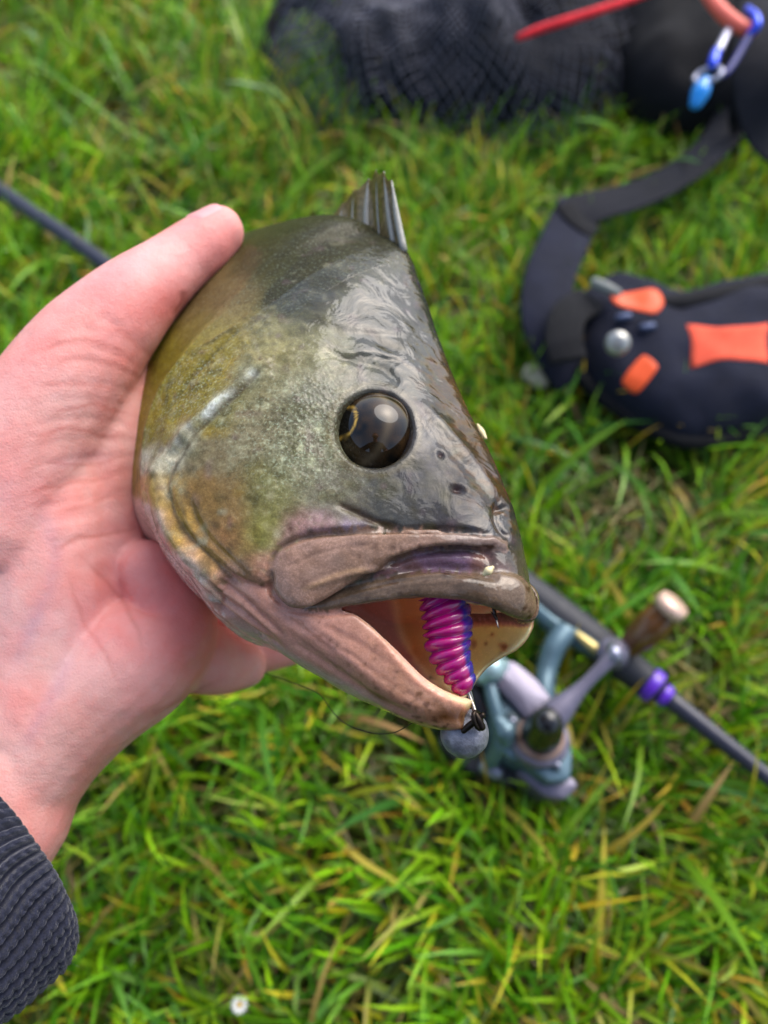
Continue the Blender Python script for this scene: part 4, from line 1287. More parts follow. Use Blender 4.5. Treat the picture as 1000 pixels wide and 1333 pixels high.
torso = [
    wcap([(0, -.60, .36, .155), (0, -.55, .50, .16), (0, -.46, .64, .165), (0, -.40, .72, .13), (0, -.36, .77, .07)], 24),
    wcap([(-.17, -.42, .70, .075), (0, -.40, .74, .08), (.17, -.42, .70, .075)]),
    wcap([(-.18, -.42, .70, .07), (-.27, -.33, .52, .056), (-.335, -.22, .345, .050)]),
    wcap([(.18, -.42, .70, .07), (.28, -.46, .55, .056), (.31, -.43, .42, .05), (.24, -.33, .425, .043)]),
    wcap([tuple(c2w(np.array([-.2250, -.1640, -.1640]))) + (.041,), tuple(c2w(np.array([-.2900, -.2010, -.1200]))) + (.046,), (-.335, -.22, .345, .050)]),
]
v, f = remesh(torso, .007, 6); obj('jacket', v + .006 * vnoise(v, .06, 3)[:, None] * np.array([1, 1, .5]), f, jk, person)
legs_ = []
for sx in (-1, 1):
    legs_.append(wcap([(sx * .09, -.62, .32, .11), (sx * .16, -.42, .36, .085), (sx * .20, -.25, .36, .065)]))
    legs_.append(wcap([(sx * .20, -.25, .36, .062), (sx * .20, -.33, .22, .055), (sx * .20, -.42, .09, .045)]))
v, f = remesh(legs_, .008, 6); obj('trousers', v, f, cloth('dark_trousers', (40, 42, 44), .85, 400), person)
for sx in (-1, 1):
    v, f = remesh([wcap([(sx * .20, -.45, .045, .043), (sx * .205, -.36, .040, .040), (sx * .21, -.27, .034, .034)]), wcap([(sx * .20, -.44, .12, .05), (sx * .20, -.45, .05, .046)])], .006, 4)
    obj('boot', v, f, simple('boot_leather', (44, 36, 28), .6), person)
v, f = remesh([wcap([(0, -.225, .92, .088), (0, -.255, .955, .085), (0, -.27, .90, .075)])], .005, 3)
obj('hair', v + .003 * vnoise(v, .012, 3)[:, None] * np.array([1, 1, 1]), f, simple('brown_hair', (58, 42, 30), .6, scale=200, var=.4), person)
for sx in (-1, 1):
    v, f = tube([(sx * .032, -.128, .868), (sx * .032, -.123, .866)], .011, 14, 1, dome=True); obj('eye', v, f, simple('human_eye', (60, 50, 44), .2), person)

# ================================================================== LURE
lure = thing('fishing_lure', c2w(at(600, 900, .2)), 'pink and purple ribbed soft lure on a lead jig head in the fish mouth', 'lure')
def grub():
    cl = [(574, 768, .2045, 6.9), (580, 790, .2040, 7.0), (584, 815, .2035, 7.0), (585, 838, .2030, 6.6), (590, 858, .2025, 5.7), (598, 876, .202, 4.6), (607, 893, .2015, 3.6), (612, 901, .2012, 2.7)]
    P = np.array([at(a, b, c_) for a, b, c_, _ in cl]); r = np.array([q_[3] for q_ in cl]) * MM
    pr = catmull(np.c_[P, r], 40); P, r = pr[:, :3], pr[:, 3]
    L = np.r_[0, np.cumsum(np.linalg.norm(np.diff(P, axis=0), axis=1))]
    n = 150
    s = np.linspace(0, L[-1], n)
    P = np.stack([np.interp(s, L, P[:, k]) for k in range(3)], 1); r = np.interp(s, L, r)
    t = np.gradient(P, axis=0); t /= np.linalg.norm(t, axis=1)[:, None]
    right = np.array([1.0, 0, 0]); n_ = right[None] - t * (t @ right)[:, None]; n_ /= np.linalg.norm(n_, axis=1)[:, None]
    b_ = np.cross(t, n_)
    th = np.linspace(0, 2 * math.pi, 56, endpoint=False)
    prog = s[:, None] / L[-1]
    ph = (prog * 9.3 + (.22 - .50 * prog) * np.cos(th)[None] + .05 * np.sin(3 * th + 1)[None]) % 1.0
    rib = np.abs(np.sin(ph * math.pi)) ** .55
    fade = np.clip((1 - prog) / .10, 0, 1)
    backk = .5 + .5 * np.cos(th)[None]                    # 1 on the blue back
    amp = (.30 * (1 - .62 * backk ** 1.5)) * fade
    rr = r[:, None] * (1 - amp + amp * rib) * (1 - .06 * backk)
    tail = np.clip((s[:, None] - (L[-1] - .002)) / .002, 0, 1)
    rr = rr * np.sqrt(np.clip(1 - tail ** 2, .02, 1))
    tilt = t[:, None] * (rr * .18 * np.cos(th)[None])[..., None]
    rings = P[:, None] + rr[..., None] * (np.cos(th)[None, :, None] * n_[:, None] + np.sin(th)[None, :, None] * b_[:, None]) - tilt
    v, f = loft(rings)
    mixk = np.clip((np.cos(th) - .42) * 5, 0, 1)
    kk_ = np.r_[np.tile(mixk, n), .5, .2]
    return v, f, kk_
v, f, bk = grub()
mag, blu = lin(np.array([168, 6, 104]) / 255), lin(np.array([54, 36, 140]) / 255)
bk = np.clip(bk + .25 * vnoise(v, .002, 5), 0, 1)[:, None]
lm = NT('soft_plastic')
lc = lm.attr('Col')
gl = lm.voro(1300); spk = lm.ramp(gl, [(0.0, (1, 1, 1)), (.10, (0, 0, 0))])
lm.set(color=lm.mix(lm.math('MULTIPLY', spk, .5), lc, s2l(230, 90, 190)), rough=.22, spec=.5, coat=.7, coat_rough=.06, sss=.25, sss_scale=.002, normal=lm.bump(lm.noise(500, 4), .12, .0008))
obj('soft_body', c2w(v), f, lm.m, lure, color=mag * (1 - bk) + blu * bk)
# flake
eyec = at(580, 786, .1962)
steel = simple('hook_steel', (140, 136, 130), .25, 1.0, var=.2)
dark_steel = simple('dark_wire', (52, 44, 38), .35, .9, var=.3)
# hook: shank through the body, bend up behind the lip, point out again below the lip
sh = np.array([at(622, 944, .2005), at(617, 922, .2006), at(611, 898, .2010), at(598, 865, .203), at(590, 820, .2045), at(588, 780, .205), at(600, 745, .206), at(625, 745, .2050), at(638, 770, .2030), at(642, 788, .1995), at(649, 818, .196)])
v, f = tube(sh, np.array([.45, .45, .45, .45, .45, .45, .45, .45, .45, .5, .08]) * MM * 1.25, 10, 6)
hook = obj('hook', c2w(v), f, steel, lure)
v, f = tube([at(647, 806, .1966), at(642.5, 800, .1969), at(639, 796, .1972)], np.array([.5, .35, .06]) * MM, 8, 3)
obj('barb', c2w(v), f, dark_steel, hook)
# lead head
lead = NT('lead'); ln_ = lead.noise(350, 5, .65)
lead.set(color=lead.ramp(ln_, [(.3, s2l(96, 98, 108)), (.7, s2l(150, 152, 164))]), rough=.48, metal=.35, normal=lead.bump(ln_, .5, .0012, lead.bump(lead.noise(90, 2), .4, .003)))
cc = at(605, 955, .2045); rad = 31.5 * .2045 / FPX
th = np.linspace(0, 2 * math.pi, 40, endpoint=False); el = np.linspace(.03, math.pi - .03, 26)
rings = np.array([[cc + rad * np.array([math.sin(e) * math.cos(a), math.cos(e) * 1.0, math.sin(e) * math.sin(a)]) for a in th] for e in el])
rv, rf = loft(rings)
rv = rv + (rv - cc) * (.03 * vnoise(rv, .004, 6) + .015 * vnoise(rv, .0015, 7))[:, None]
obj('jig_head', c2w(rv), rf, lead.m, lure)
# clip wire and eye
w1, _f = tube([at(608, 898, .2006), at(612, 908, .2000), at(617, 921, .1985), at(620, 931, .1972)], .00055, 8, 4); 
clip = obj('clip', c2w(w1), _f, steel, lure)
ringp = [at(622 + 8 * math.cos(a) * .6 + 3 * math.sin(a), 938 + 11 * math.sin(a), .1966 + .0012 * math.cos(a)) for a in np.linspace(0, 2 * math.pi, 13)]
v, f = tube(ringp, .00062, 8, 3, caps=False); obj('line_eye', c2w(v), f, dark_steel, clip)
v, f = tube([at(604, 951, .1976), at(612, 944, .1972), at(621, 937, .1968), at(628, 931, .1966)], [.0008, .00095, .00095, .0008], 8, 3, dome=True); obj('swivel', c2w(v), f, dark_steel, clip)
v, f = tube([at(620, 930, .1965), at(624, 938, .1962), at(627, 946, .1964)], [.0007, .0009, .0011], 8, 3, dome=True); obj('swivel', c2w(v), f, dark_steel, clip)

# thin line hanging by the hand
blk = simple('black_line', (24, 24, 22), .5)
pl = [at(345, 876, .262), at(385, 890, .255), at(415, 903, .25), at(432, 925, .245), at(450, 942, .24), at(480, 953, .235), at(505, 955, .23), at(524, 949, .222), at(545, 935, .212)]
v, f = tube(pl, .00016, 6, 6)
tag(obj('fishing_line', c2w(v), f, blk), 'fine black fishing line curling under the fish jaw', 'fishing line')
# pale seed stuck on the upper lip
v, f = tube([at(631, 747, .1895), at(636, 743, .1893), at(641, 739, .1893)], [.0006, .0011, .0005], 8, 4, dome=True)
sd = simple('straw', (226, 208, 160), .5)
tag(obj('grass_seed', c2w(v), f, sd), 'tiny pale grass seed stuck above the fish upper lip', 'seed')
v, f = tube([at(622, 553, .2395), at(627, 562, .2382), at(632, 570, .237)], [.0004, .0010, .0005], 8, 4, dome=True)
tag(obj('grass_seed', c2w(v), f, sd), 'tiny pale grass seed on the dark ridge of the fish nose', 'seed')

# ================================================================== ROD AND REEL
ROD_H = .045
def gp(x, y, h): return ground(x, y, h)
rod = thing('fishing_rod', gp(760, 830, 0), 'dark fishing rod lying in the grass with a purple ring on its handle', 'fishing rod')
rubber = simple('matte_black', (40, 42, 50), .6, var=.2)
blank = simple('rod_blank', (40, 42, 58), .4, coat=.15, var=.15)
purple = simple('purple_ring', (96, 40, 190), .3, coat=.4, var=.1)
grey_metal = simple('satin_metal', (150, 152, 170), .32, .7, var=.08)
A0, A1 = (-120, 155), (690, 772)
def rp(x, h=ROD_H):
    """point on the rod's line in the picture"""
    xs = [-160, 0, 130, 690, 850, 1000, 1160]; ys = [122, 247, 338, 772, 893, 1012, 1140]
    return gp(x, float(np.interp(x, xs, ys)), h)
B0 = gp(-200, 90, .035); 
p_a, p_b = rp(690), rp(1000)
def on_rod(x):
    """parameter straight between the two ends"""
    return rp(x)
v, f = tube([rp(860), rp(930), rp(1000), rp(1160), rp(1160) + (rp(1160) - rp(1000)) * 4], [.0058, .0052, .0048, .0042, .002], 14, 3)
obj('blank', v, f, blank, rod)
v, f = tube([rp(-160) + (rp(-160) - rp(130)) * .2, rp(0), rp(130), rp(400)], [.0062, .0062, .0062, .0064], 14, 3)
obj('butt_section', v, f, blank, rod)
v, f = tube([rp(400), rp(420), rp(640), rp(700), rp(760), rp(790)], [.008, .0105, .0105, .0112, .0112, .0105], 18, 3, dome=True)
obj('reel_seat', v, f, rubber, rod)
v, f = tube([rp(798), rp(808), rp(835), rp(846)], [.0098, .0105, .0098, .0088], 18, 3, dome=True)
obj('foregrip', v, f, rubber, rod)
v, f = tube([rp(842), rp(845), rp(852), rp(855)], [.0098, .0104, .0104, .0098], 22, 3)
obj('purple_ring', v, f, purple, rod)
v, f = tube([rp(861), rp(865), rp(871)], [.0068, .0070, .0062], 18, 3)
obj('purple_ring', v, f, purple, rod)

# reel: leg, body, rotor, spool, handle
reel = thing('fishing_reel', gp(700, 980, 0), 'teal grey spinning reel lying under the fish, clamped to the dark rod', 'fishing reel')
teal = NT('teal_metal'); tn = teal.noise(60, 4)
teal.set(color=teal.ramp(tn, [(.3, s2l(70, 96, 108)), (.7, s2l(98, 124, 136))]), rough=.38, metal=.45, coat=.3)
teal = teal.m
lilac = simple('lilac_metal', (112, 108, 124), .35, .5, var=.08)
bronze = simple('bronze_ring', (176, 142, 122), .3, .8, var=.15)
black = simple('gloss_black', (16, 16, 18), .25, coat=.4)
wood = simple('brown_knob', (96, 60, 24), .35, coat=.4, var=.3, scale=120)
pale = simple('pale_cap', (226, 190, 170), .35, .3, var=.06)
H = .05
# foot clamp along the rod
v, f = tube([gp(690, 785, H + .004), gp(720, 815, H + .006), gp(760, 838, H + .006), gp(800, 862, H + .003)], [.004, .0065, .0065, .004], 14, 4, dome=True, flat=.7)
obj('reel_foot', v, f, teal, reel)
v, f = tube([gp(752, 826, H + .012), gp(772, 842, H + .013), gp(786, 852, H + .012)], [.0022, .003, .002], 10, 3, dome=True)
obj('gold_plate', v, f, simple('gold_plate', (206, 186, 120), .35, .6), reel)
v, f = tube([gp(786, 846, H + .010), gp(796, 850, H + .012), gp(806, 852, H + .010)], [.0088, .0096, .0088], 18, 3)
obj('hood', v, f, lilac, reel)
v, f = tube([gp(738, 820, H + .008), gp(722, 842, H + .008), gp(712, 872, H + .006), gp(708, 905, H + .006), gp(708, 940, H)], [.0075, .0070, .0062, .0068, .010], 16, 5)
obj('reel_leg', v, f, teal, reel)
# body: rounded casting
def slab(poly, h0, h1, crown=.003, n=10, pin=1.0):
    """rounded solid over a polygon seen in the picture, between two heights"""
    P = catmull(np.array(poly, float), 8, True) * .45 + np.concatenate([np.linspace(a_, b_, 8, endpoint=False) for a_, b_ in zip(np.array(poly, float), np.roll(np.array(poly, float), -1, 0))]) * .55
    W1 = ground(P[:, 0], P[:, 1], h1)
    c_ = W1.mean(0)
    rings = []
    lo = W1.copy(); lo[:, 2] = h0
    cl = c_.copy(); cl[2] = h0
    rings.append(cl + (lo - cl) * .15); rings.append(cl + (lo - cl) * .9); 
    for k in range(5):
        a = k / 4 * math.pi / 2
        rings.append(cl + (lo - cl) * (.93 + .07 * math.sin(a)) + np.array([0, 0, 1]) * .004 * (1 - math.cos(a)))
    for k in range(7):
        a = k / 6 * math.pi / 2
        sc = 1 - .07 * (1 - math.cos(a))
        ring = c_ + (W1 - c_) * sc; ring[:, 2] = h1 - .0025 + .0025 * math.sin(a)
        rings.append(ring)
    for k in (.6, .35, .12):
        ring = c_ + (W1 - c_) * k; ring[:, 2] = h1 + crown * (1 - k * k)
        rings.append(ring)
    return loft(np.array(rings))
body_poly = [(655, 905), (680, 915), (705, 925), (738, 945), (746, 985), (742, 1015), (715, 1018), (690, 1000), (662, 985), (640, 960), (638, 925)]
v, f = slab(body_poly, .012, .062); rb_ = obj('reel_body', v, f, teal, reel)
v, f = slab([(662, 925), (690, 934), (722, 948), (732, 985), (728, 1004), (700, 994), (672, 972), (655, 950)], .058, .0655, .0004); obj('side_plate', v, f, simple('dark_teal', (44, 60, 68), .35, .4), rb_)
for x_, y_ in ((668, 938), (726, 996), (690, 986)):
    v, f = tube([gp(x_, y_, .064), gp(x_, y_, .0675)], [.0020, .0017], 12, 1); obj('screw', v, f, grey_metal, rb_)
v, f = slab([(690, 1000), (715, 1016), (745, 1012), (752, 1024), (735, 1040), (708, 1036), (672, 1005)], .015, .045, .001); obj('rear_cap', v, f, lilac, reel)
# rotor with arms and spool to the left, under the fish
v, f = slab([(632, 862), (668, 860), (700, 885), (722, 915), (715, 938), (690, 940), (668, 915), (645, 890)], .02, .070, .002); obj('rotor_arm', v, f, lilac, reel)
c0 = gp(642, 872, .074); 
v, f = tube([gp(630, 878, .068), gp(640, 871, .070), gp(650, 868, .068)], [.006, .0085, .006], 16, 4, dome=True); obj('bail_joint', v, f, simple('pale_teal', (150, 178, 182), .3, .4), reel)
v, f = tube([gp(636, 880, .066), gp(642, 910, .066), gp(650, 940, .064), gp(652, 965, .058), gp(640, 990, .045)], [.004, .0042, .0045, .0055, .005], 12, 4, dome=True); obj('bail_arm', v, f, teal, reel)
v, f = tube([gp(650, 940, .069), gp(658, 952, .068), gp(660, 962, .066)], [.004, .0065, .005], 12, 4, dome=True); obj('bail_screw', v, f, teal, reel)
v, f = tube([gp(640, 930, .03), gp(612, 905, .03), gp(570, 880, .03), gp(535, 862, .03)], [.021, .0225, .021, .017], 28, 3, dome=True); obj('spool', v, f, black, reel)
v, f = slab([(588, 925), (640, 940), (690, 1000), (700, 1022), (660, 1020), (610, 1002), (572, 965)], .006, .034, .001); obj('shadow_slab', v, f, rubber, reel)  # black slab added where only shadow lies, below left of the body
v, f = tube([gp(634, 998, .036), gp(645, 1004, .036)], [.005, .005], 14, 1, dome=True); obj('bail_knob', v, f, grey_metal, reel)
# hub ring and handle
axis = gp(720, 925, .105) - gp(700, 962, .062); 
hub0 = gp(702, 962, .062); hub = gp(712, 940, .088)
dirh = (hub - hub0) / np.linalg.norm(hub - hub0)
v, f = tube([hub0 - dirh * .002, hub0 + dirh * .003, hub0 + dirh * .0045], [.0165, .0165, .0150], 32, 1); ringo = obj('handle_ring', v, f, lilac, reel)
v, f = tube([hub0 + dirh * .0046, hub0 + dirh * .0062], [.0138, .0128], 32, 1); obj('bronze_ring', v, f, bronze, ringo)
v, f = tube([hub0 + dirh * .005, hub0 + dirh * .012, hub0 + dirh * .020, hub0 + dirh * .026], [.0112, .0112, .0100, .0085], 24, 1, dome=True); obj('handle_hub', v, f, black, reel)
j0 = hub0 + dirh * .024
j1 = gp(800, 852, .098)
v, f = tube([j0, j0 * .82 + j1 * .18, j0 * .45 + j1 * .55, j1], [.0085, .0078, .0036, .0040], 16, 5, dome=True, flat=.62, up=(0, 0, 1)); arm = obj('handle_arm', v, f, lilac, reel)
v, f = tube([gp(797, 840, .094), gp(800, 850, .098), gp(800, 860, .098)], [.0036, .0038, .0036], 14, 1); obj('arm_joint', v, f, grey_metal, arm)
k0, k1 = gp(824, 838, .062), gp(866, 797, .082)
v, f = tube([k0, k0 * .7 + k1 * .3, k0 * .3 + k1 * .7, k1], [.0075, .0095, .0100, .0085], 20, 4, dome=True); knob = obj('handle_knob', v, f, wood, reel)
kd_ = (k1 - k0) / np.linalg.norm(k1 - k0)
v, f = tube([k1 + kd_ * .002, k1 + kd_ * .0085], [.0098, .0090], 22, 1, dome=False); obj('knob_cap', v, f, pale, knob)

# ================================================================== SLING BAG (right)
navy = cloth('navy_fabric', (24, 27, 43)); blackc = cloth('black_fabric', (13, 14, 19)); web_m = cloth('webbing', (19, 21, 31), .7, 1200)
orange = simple('orange_rubber', (236, 84, 22), .5, var=.08); coral = cloth('coral_patch', (232, 92, 66), .8, 900); greyr = simple('grey_rubber', (120, 124, 120), .6)
studm = simple('stud_metal', (170, 170, 165), .3, .6)

def pillow(poly, h0, thick, wr=.004, seed=1, rings=14, per=10, edge=.5):
    """soft padded solid over a polygon seen in the picture"""
    P = catmull(np.array(poly, float), per, True)
    W = ground(P[:, 0], P[:, 1], h0 + thick * .35)
    c_ = W.mean(0)
    out = []
    for side in (-1, 1):
        ks = np.linspace(0.03, 1, rings) if side < 0 else np.linspace(1, .03, rings)[1:]
        for k in ks:
            R_ = c_ + (W - c_) * k
            prof_ = (1 - k ** 3) ** edge
            R_[:, 2] = h0 + (thick * .35 - thick * .35 * prof_ if side < 0 else thick * .35 + thick * .65 * prof_)
            out.append(R_)
    v, f = loft(np.array(out))
    nz_ = vnoise(v, .045, seed) * wr + vnoise(v, .018, seed + 1) * wr * .45
    v[:, 2] += nz_ * np.clip((v[:, 2] - h0) / (thick * .4), 0, 1)
    return v, f

def strap(pts, width, thick=.0022, sub=10):
    """ribbon through points (px, py, height); width metres"""
    W = np.array([ground(x, y, h) for x, y, h, *_ in pts])
    tw = np.array([p[3] if len(p) > 3 else 0 for p in pts])
    wd = np.array([p[4] if len(p) > 4 else width for p in pts])
    d = catmull(np.c_[W, tw, wd], sub); W, tw, wd = d[:, :3], d[:, 3], d[:, 4]
    t = np.gradient(W, axis=0); t /= np.linalg.norm(t, axis=1)[:, None]
    s_ = np.cross(t, [0, 0, 1.0]); s_ /= np.linalg.norm(s_, axis=1)[:, None]
    n_ = np.cross(s_, t)
    ca, sa = np.cos(tw)[:, None], np.sin(tw)[:, None]
    side = s_ * ca + n_ * sa; nrm = n_ * ca - s_ * sa
    rings = []
    prof_ = [(-1, -.5), (-1, .5), (-.9, .8), (0, 1.0), (.9, .8), (1, .5), (1, -.5), (.9, -.8), (0, -1), (-.9, -.8)]
    for a, b in prof_: rings.append(W + side * (a * wd / 2)[:, None] + nrm * (b * thick / 2))
    return loft(np.stack(rings, 1))

bag = thing('sling_bag', gp(880, 470, 0), 'navy sling bag with an orange patch and orange zip pulls lying at the right', 'bag')
bag_poly = [(738, 408), (760, 385), (800, 378), (870, 392), (950, 380), (1030, 366), (1090, 372), (1110, 450), (1090, 535), (1030, 552), (960, 572), (900, 580), (855, 566), (810, 540), (765, 505), (735, 462)]
v, f = pillow(bag_poly, .012, .055, .007, 5); body = obj('bag_body', v, f, navy, bag)
from mathutils.bvhtree import BVHTree
bag_bvh = BVHTree.FromPolygons(v.tolist(), f)
# upper lip of the bag: rolled zip edge
v, f = tube([gp(800, 385, .055), gp(850, 398, .060), gp(900, 396, .060), gp(960, 384, .060), (gp(1030, 372, .058)), gp(1090, 380, .05)], [.004, .0075, .009, .009, .009, .006], 14, 5, dome=True); obj('zip_edge', v, f, blackc, bag)
v, f = tube([gp(737, 460, .036), gp(768, 503, .034), gp(812, 537, .033), gp(857, 563, .033), gp(902, 576, .033), gp(962, 568, .033), gp(1030, 549, .033), gp(1088, 533, .033)], [.004, .0055, .0055, .0055, .0055, .0055, .005, .004], 12, 5, dome=True); obj('piping', v, f, blackc, bag)
# padded belt end and strap
v, f = strap([(748, 492, .030, .2), (726, 452, .048, .15), (712, 410, .056, .1), (716, 360, .056, 0), (736, 312, .050, -.1), (752, 276, .042, -.4)], .038, .009); obj('padded_belt', v, f, navy, bag)
v, f = strap([(740, 470, .062, .1), (734, 440, .066, .1), (742, 408, .066, .05), (770, 390, .060, 0)], .026, .006); obj('belt_flap', v, f, blackc, bag)
v, f = strap([(742, 282, .046, -.3), (775, 268, .048, 0), (815, 258, .050, .1), (860, 240, .052, .2), (905, 212, .055, .3), (940, 176, .058, .4), (962, 130, .062, .55), (975, 80, .066, .6), (988, 20, .07, .6), (1000, -40, .07, .5)], .033, .003); obj('strap', v, f, web_m, bag)
v, f = strap([(735, 266, .052, .2), (752, 288, .050, .3), (775, 304, .046, .2)], .020, .004); obj('buckle', v, f, blackc, bag)
# patch
def on_bag(poly, h, thick, mat, name, parent, crown=.001, raw=False):
    P = np.array(poly, float) if raw else catmull(np.array(poly, float), 3, True)
    W = ground(P[:, 0], P[:, 1], h); c_ = W.mean(0)
    def drop(q_):
        q_ = q_.copy()
        for i in range(len(q_)):
            hit = bag_bvh.ray_cast(Vector((q_[i, 0], q_[i, 1], .3)), Vector((0, 0, -1)))[0]
            if hit is not None: q_[i, 2] = hit.z
        return q_
    rings_ = [drop(c_ + (W - c_) * k) for k in (1, .85, .7, .55, .4, .25, .1)]
    top_ = np.array([0, 0, thick])
    R_ = [rings_[-1] - top_ * 1.5, rings_[0] - top_ * 1.5, rings_[0] + top_ * .6] + [r_ + top_ for r_ in rings_[1:]]
    v, f = loft(np.array(R_)); return obj(name, v, f, mat, parent)
    lo = W.copy(); lo[:, 2] -= thick
    R_ = [c_ + (lo - c_) * .2 - np.array([0, 0, thick]), lo, W, c_ + (W - c_) * .94 + np.array([0, 0, thick * .6]), c_ + (W - c_) * .5 + np.array([0, 0, thick * .7 + crown]), c_ + (W - c_) * .1 + np.array([0, 0, thick * .7 + crown])]
    v, f = loft(np.array(R_)); return obj(name, v, f, mat, parent)
def bow(x0, x1, y0, y1, sk=0, wst=10):
    top = [(x0 + (x1 - x0) * k, y0 + sk * k + wst * math.sin(k * math.pi)) for k in np.linspace(0, 1, 9)]
    rgt = [(x1 - 4 * math.sin(k * math.pi), y0 + sk + (y1 - y0) * k) for k in np.linspace(0, 1, 6)[1:-1]]
    bot = [(x0 + 8 + (x1 - x0 - 8) * k, y1 + sk * k - wst * math.sin(k * math.pi)) for k in np.linspace(1, 0, 9)]
    lft = [(x0 + 8 * k + 3 * math.sin(k * math.pi), y0 + (y1 - y0) * k) for k in np.linspace(1, 0, 6)[1:-1]]
    return top + rgt + bot + lft
patch = on_bag(bow(893, 1002, 424, 476, -4, 6), .0665, .0012, coral, 'badge', bag, .0005, True)
zp = [(800, 376), (806, 372), (838, 371), (856, 372), (864, 380), (866, 391), (858, 402), (846, 402), (826, 394), (804, 386)]
pull = on_bag(zp, .072, .0012, orange, 'zip_pull', bag)
v, f = tube([gp(775, 368, .070), gp(788, 374, .073), gp(804, 381, .074)], [.004, .0042, .003], 10, 3, dome=True); obj('pull_cord', v, f, greyr, pull)
on_bag([(820, 474), (838, 456), (846, 457), (858, 469), (857, 476), (842, 492), (834, 492), (820, 481)], .0685, .0010, orange, 'zip_pull', bag)
v, f = tube([gp(804, 447, .069), gp(804, 447, .072), gp(804, 447, .0735)], [.0088, .0085, .004], 20, 1); obj('snap_stud', v, f, studm, bag)
for x, y in ((812, 414), (843, 427)):
    v, f = tube([gp(x - 6, y, .066), gp(x + 6, y - 2, .067)], [.003, .003], 10, 1, dome=True); obj('zip_slider', v, f, simple('slider_blue', (74, 84, 112), .35, .6), bag)

# ================================================================== LANDING NET (top)
net = thing('landing_net', gp(560, 60, 0), 'heap of black landing net mesh with a red cord lying in the grass', 'landing net')
netc = cloth('net_lining', (17, 18, 23), .85, 500)
twine = simple('net_twine', (66, 68, 82), .7, var=.25)
net_poly = [(352, 60), (362, 12), (400, -40), (480, -90), (640, -120), (820, -110), (860, -40), (830, 60), (795, 128), (740, 162), (680, 170), (610, 168), (540, 150), (470, 152), (410, 146), (368, 110)]
core_poly = [(440, 40), (450, -30), (500, -90), (640, -120), (820, -110), (860, -40), (830, 60), (790, 120), (740, 150), (680, 156), (610, 154), (540, 138), (480, 136), (452, 100)]
v, f = pillow(core_poly, .004, .072, .016, 9, 26, 12, .5); 
fold_ = np.sin((v[:, 0] * 60 + v[:, 1] * 22 + 3 * vnoise(v, .05, 3))) * .005 * np.clip((v[:, 2] - .01) / .05, 0, 1)
v[:, 2] += fold_
obj('net_bag', v, f, netc, net)
def netting(v0, f0):
    """twine along the quads of a grown copy of the heap"""
    bm = bmesh.new()
    P = catmull(np.array(net_poly, float), 8, True)
    W = ground(P[:, 0], P[:, 1], .04); c_ = W.mean(0)
    rs = []
    for k in np.linspace(1.05, .04, 30):
        R_ = c_ + (W - c_) * k
        R_[:, 2] = .012 + .088 * (max(0, 1 - (k / 1.06) ** 3)) ** .5
        rs.append(R_)
    rs = np.array(rs)
    sh_ = rs.shape
    fl = rs.reshape(-1, 3)
    kz = np.clip((fl[:, 2] - .004) / (.085 * .4), 0, 1)
    fl[:, 2] += (vnoise(fl, .045, 9) * .016 + vnoise(fl, .018, 10) * .0072) * kz + np.sin((fl[:, 0] * 60 + fl[:, 1] * 22 + 3 * vnoise(fl, .05, 3))) * .005 * np.clip((fl[:, 2] - .01) / .05, 0, 1)
    fl[:, 2] += .003
    fl += .0016 * np.stack([vnoise(fl, .01, 71), vnoise(fl, .01, 72), vnoise(fl, .01, 73)], 1)
    rs = fl.reshape(sh_)
    R_, K_ = sh_[0], sh_[1]
    segs = []
    for i in range(R_ - 1):
        for j in range(0, K_):
            if (i + j) % 2 == 0:
                segs.append((rs[i, j], rs[i + 1, (j + 1) % K_])); segs.append((rs[i, j], rs[i + 1, (j - 1) % K_]))
    S0 = np.array([s[0] for s in segs]); S1 = np.array([s[1] for s in segs])
    t = S1 - S0; t /= np.linalg.norm(t, axis=1)[:, None] + 1e-9
    a = np.cross(t, [0, 0, 1.0]); a /= np.linalg.norm(a, axis=1)[:, None] + 1e-9; b = np.cross(t, a)
    r_ = .0009
    V_ = np.stack([S0 + a * r_, S0 - a * r_ * .5 + b * r_ * .87, S0 - a * r_ * .5 - b * r_ * .87, S1 + a * r_, S1 - a * r_ * .5 + b * r_ * .87, S1 - a * r_ * .5 - b * r_ * .87], 1).reshape(-1, 3)
    n_ = len(S0); o_ = (np.arange(n_) * 6)[:, None]
    F_ = np.concatenate([o_ + np.array([[0, 1, 4, 3]]), o_ + np.array([[1, 2, 5, 4]]), o_ + np.array([[2, 0, 3, 5]])])
    return V_, F_
v, f = netting(None, None)
o = obj('netting', v, f, twine, net); tag(o, kind='stuff')
v, f = tube([gp(345, 75, .03), gp(358, 25, .045), gp(385, 0, .05), gp(420, 10, .06), gp(448, 40, .055), (gp(455, 75, .05))], [.006, .007, .008, .009, .008, .006], 14, 5, dome=True); obj('net_rim', v, f, blackc, net)
redm = cloth('red_cord', (220, 40, 52), .7, 1500)
v, f = tube([gp(676, 49, .100), gp(700, 39, .104), gp(740, 26, .107), gp(790, 10, .108), gp(850, -10, .105)], [.0028, .0036, .0038, .0036, .003], 10, 5, dome=True); obj('red_cord', v, f, redm, net)

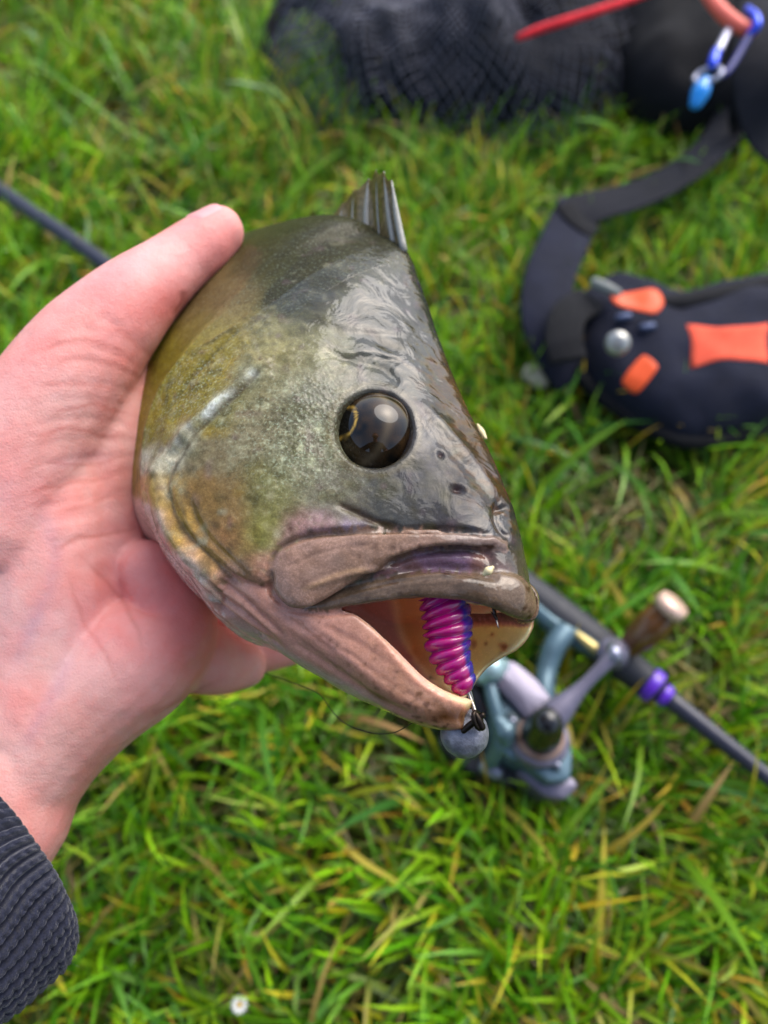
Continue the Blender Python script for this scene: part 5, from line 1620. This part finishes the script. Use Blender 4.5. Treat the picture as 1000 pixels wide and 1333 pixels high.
# ================================================================== BACKPACK (top right)
pack = thing('backpack', gp(890, 60, 0), 'black backpack in the top right corner behind the net', 'backpack')
pk = [(800, 90), (800, 20), (810, -90), (900, -160), (1050, -160), (1120, -40), (1100, 80), (1020, 150), (960, 168), (900, 172), (850, 160), (815, 135)]
v, f = pillow(pk, .004, .10, .008, 21); obj('pack_body', v, f, blackc, pack)
v, f = strap([(1030, 210, .05, .3), (1000, 175, .075, .5), (985, 110, .100, .7), (985, 30, .112, .6), (1000, -60, .11, .5)], .034, .004); obj('shoulder_strap', v, f, web_m, pack)
v, f = strap([(955, 200, .04, .2), (965, 150, .075, .4), (972, 90, .098, .5), (980, 20, .108, .4), (990, -60, .11, .3)], .02, .003); obj('side_strap', v, f, blackc, pack)

clipo = thing('carabiner', gp(940, 80, .1), 'blue carabiner clip with a steel ring hanging from a coral cord', 'carabiner')
cor = simple('coral_cord', (236, 104, 84), .5, var=.1); blue = simple('blue_anodised', (24, 70, 220), .25, .4, coat=.4); cyan = simple('cyan_bead', (10, 140, 226), .3, coat=.4)
v, f = tube([gp(905, -40, .125), gp(922, -8, .128), gp(940, 16, .129), gp(962, 34, .128), gp(978, 40, .126)], [.0055, .0058, .0060, .0058, .005], 14, 5, dome=True); obj('cord', v, f, cor, clipo)
v, f = tube([gp(974, 12, .132), gp(984, 22, .134), gp(985, 34, .133), gp(976, 45, .128)], [.003, .0036, .0036, .003], 12, 4, dome=True); obj('collar', v, f, blue, clipo)
v, f = tube([gp(976, 45, .128), gp(962, 70, .124), gp(948, 92, .122), gp(936, 100, .121)], [.0028, .0028, .0026, .0024], 10, 4, dome=True); obj('cord_loop', v, f, simple('navy_cord', (20, 28, 110), .5), clipo)
v, f = tube([gp(950, 36, .126), gp(942, 52, .126), gp(934, 68, .125)], [.0034, .0034, .0034], 12, 3, dome=True, flat=.6, up=(0, 0, 1)); obj('steel_gate', v, f, grey_metal, clipo)
v, f = tube([gp(933, 68, .126), gp(930, 76, .126), gp(928, 84, .125)], [.0040, .0042, .0040], 12, 3, dome=True); obj('blue_sleeve', v, f, blue, clipo)
rc_ = gp(922, 98, .122)
rp_ = [rc_ + np.array([.009 * math.cos(a), .0075 * math.sin(a), .004 * math.cos(a)]) for a in np.linspace(0, 2 * math.pi, 17)]
v, f = tube(rp_, .0018, 10, 3, caps=False); obj('split_ring', v, f, grey_metal, clipo)
v, f = tube([gp(918, 108, .118), gp(912, 120, .116), gp(906, 134, .112)], [.0052, .0070, .0050], 16, 4, dome=True); obj('bead', v, f, cyan, clipo)

# ================================================================== SMALL THINGS IN THE GRASS
stone = simple('pale_stone', (176, 168, 146), .8, var=.2, bump=.6, bdist=.002)
th = np.linspace(0, 2 * math.pi, 18, endpoint=False); el = np.linspace(.1, math.pi - .1, 10)
c_ = gp(700, 488, .030)
rings = np.array([[c_ + np.array([.011 * math.sin(e) * math.cos(a), .010 * math.sin(e) * math.sin(a), .007 * math.cos(e)]) for a in th] for e in el])
v, f = loft(rings); v = v + (v - c_) * (.25 * vnoise(v, .006, 4))[:, None]
tag(obj('stone', v, f, stone), 'pale stone in the grass left of the navy bag', 'stone')

petal = simple('white_petal', (226, 226, 220), .6, var=.05)
yolk = simple('yellow_disc', (214, 176, 50), .7)
dz = thing('daisy', gp(312, 1308, .03), 'tiny white daisy in the grass at the bottom left', 'flower')
c_ = gp(312, 1308, .045)
v, f = tube([c_ - np.array([0, 0, .001]), c_ + np.array([0, 0, .001])], [.0014, .0010], 12, 1); obj('disc', v, f, yolk, dz)
for i in range(11):
    a = i / 11 * 6.283
    d_ = np.array([math.cos(a), math.sin(a), .25])
    v, f = tube([c_ + d_ * .0012, c_ + d_ * .0028, c_ + d_ * .0042], [.0004, .0009, .0004], 6, 2, flat=.3, up=(0, 0, 1)); obj('petal', v, f, petal, dz)
v, f = tube([c_ * np.array([1, 1, 0]), c_ * np.array([1, 1, .5]), c_ - np.array([0, 0, .001])], .0006, 6, 2); obj('stem', v, f, simple('stem_green', (70, 110, 30), .6), dz)
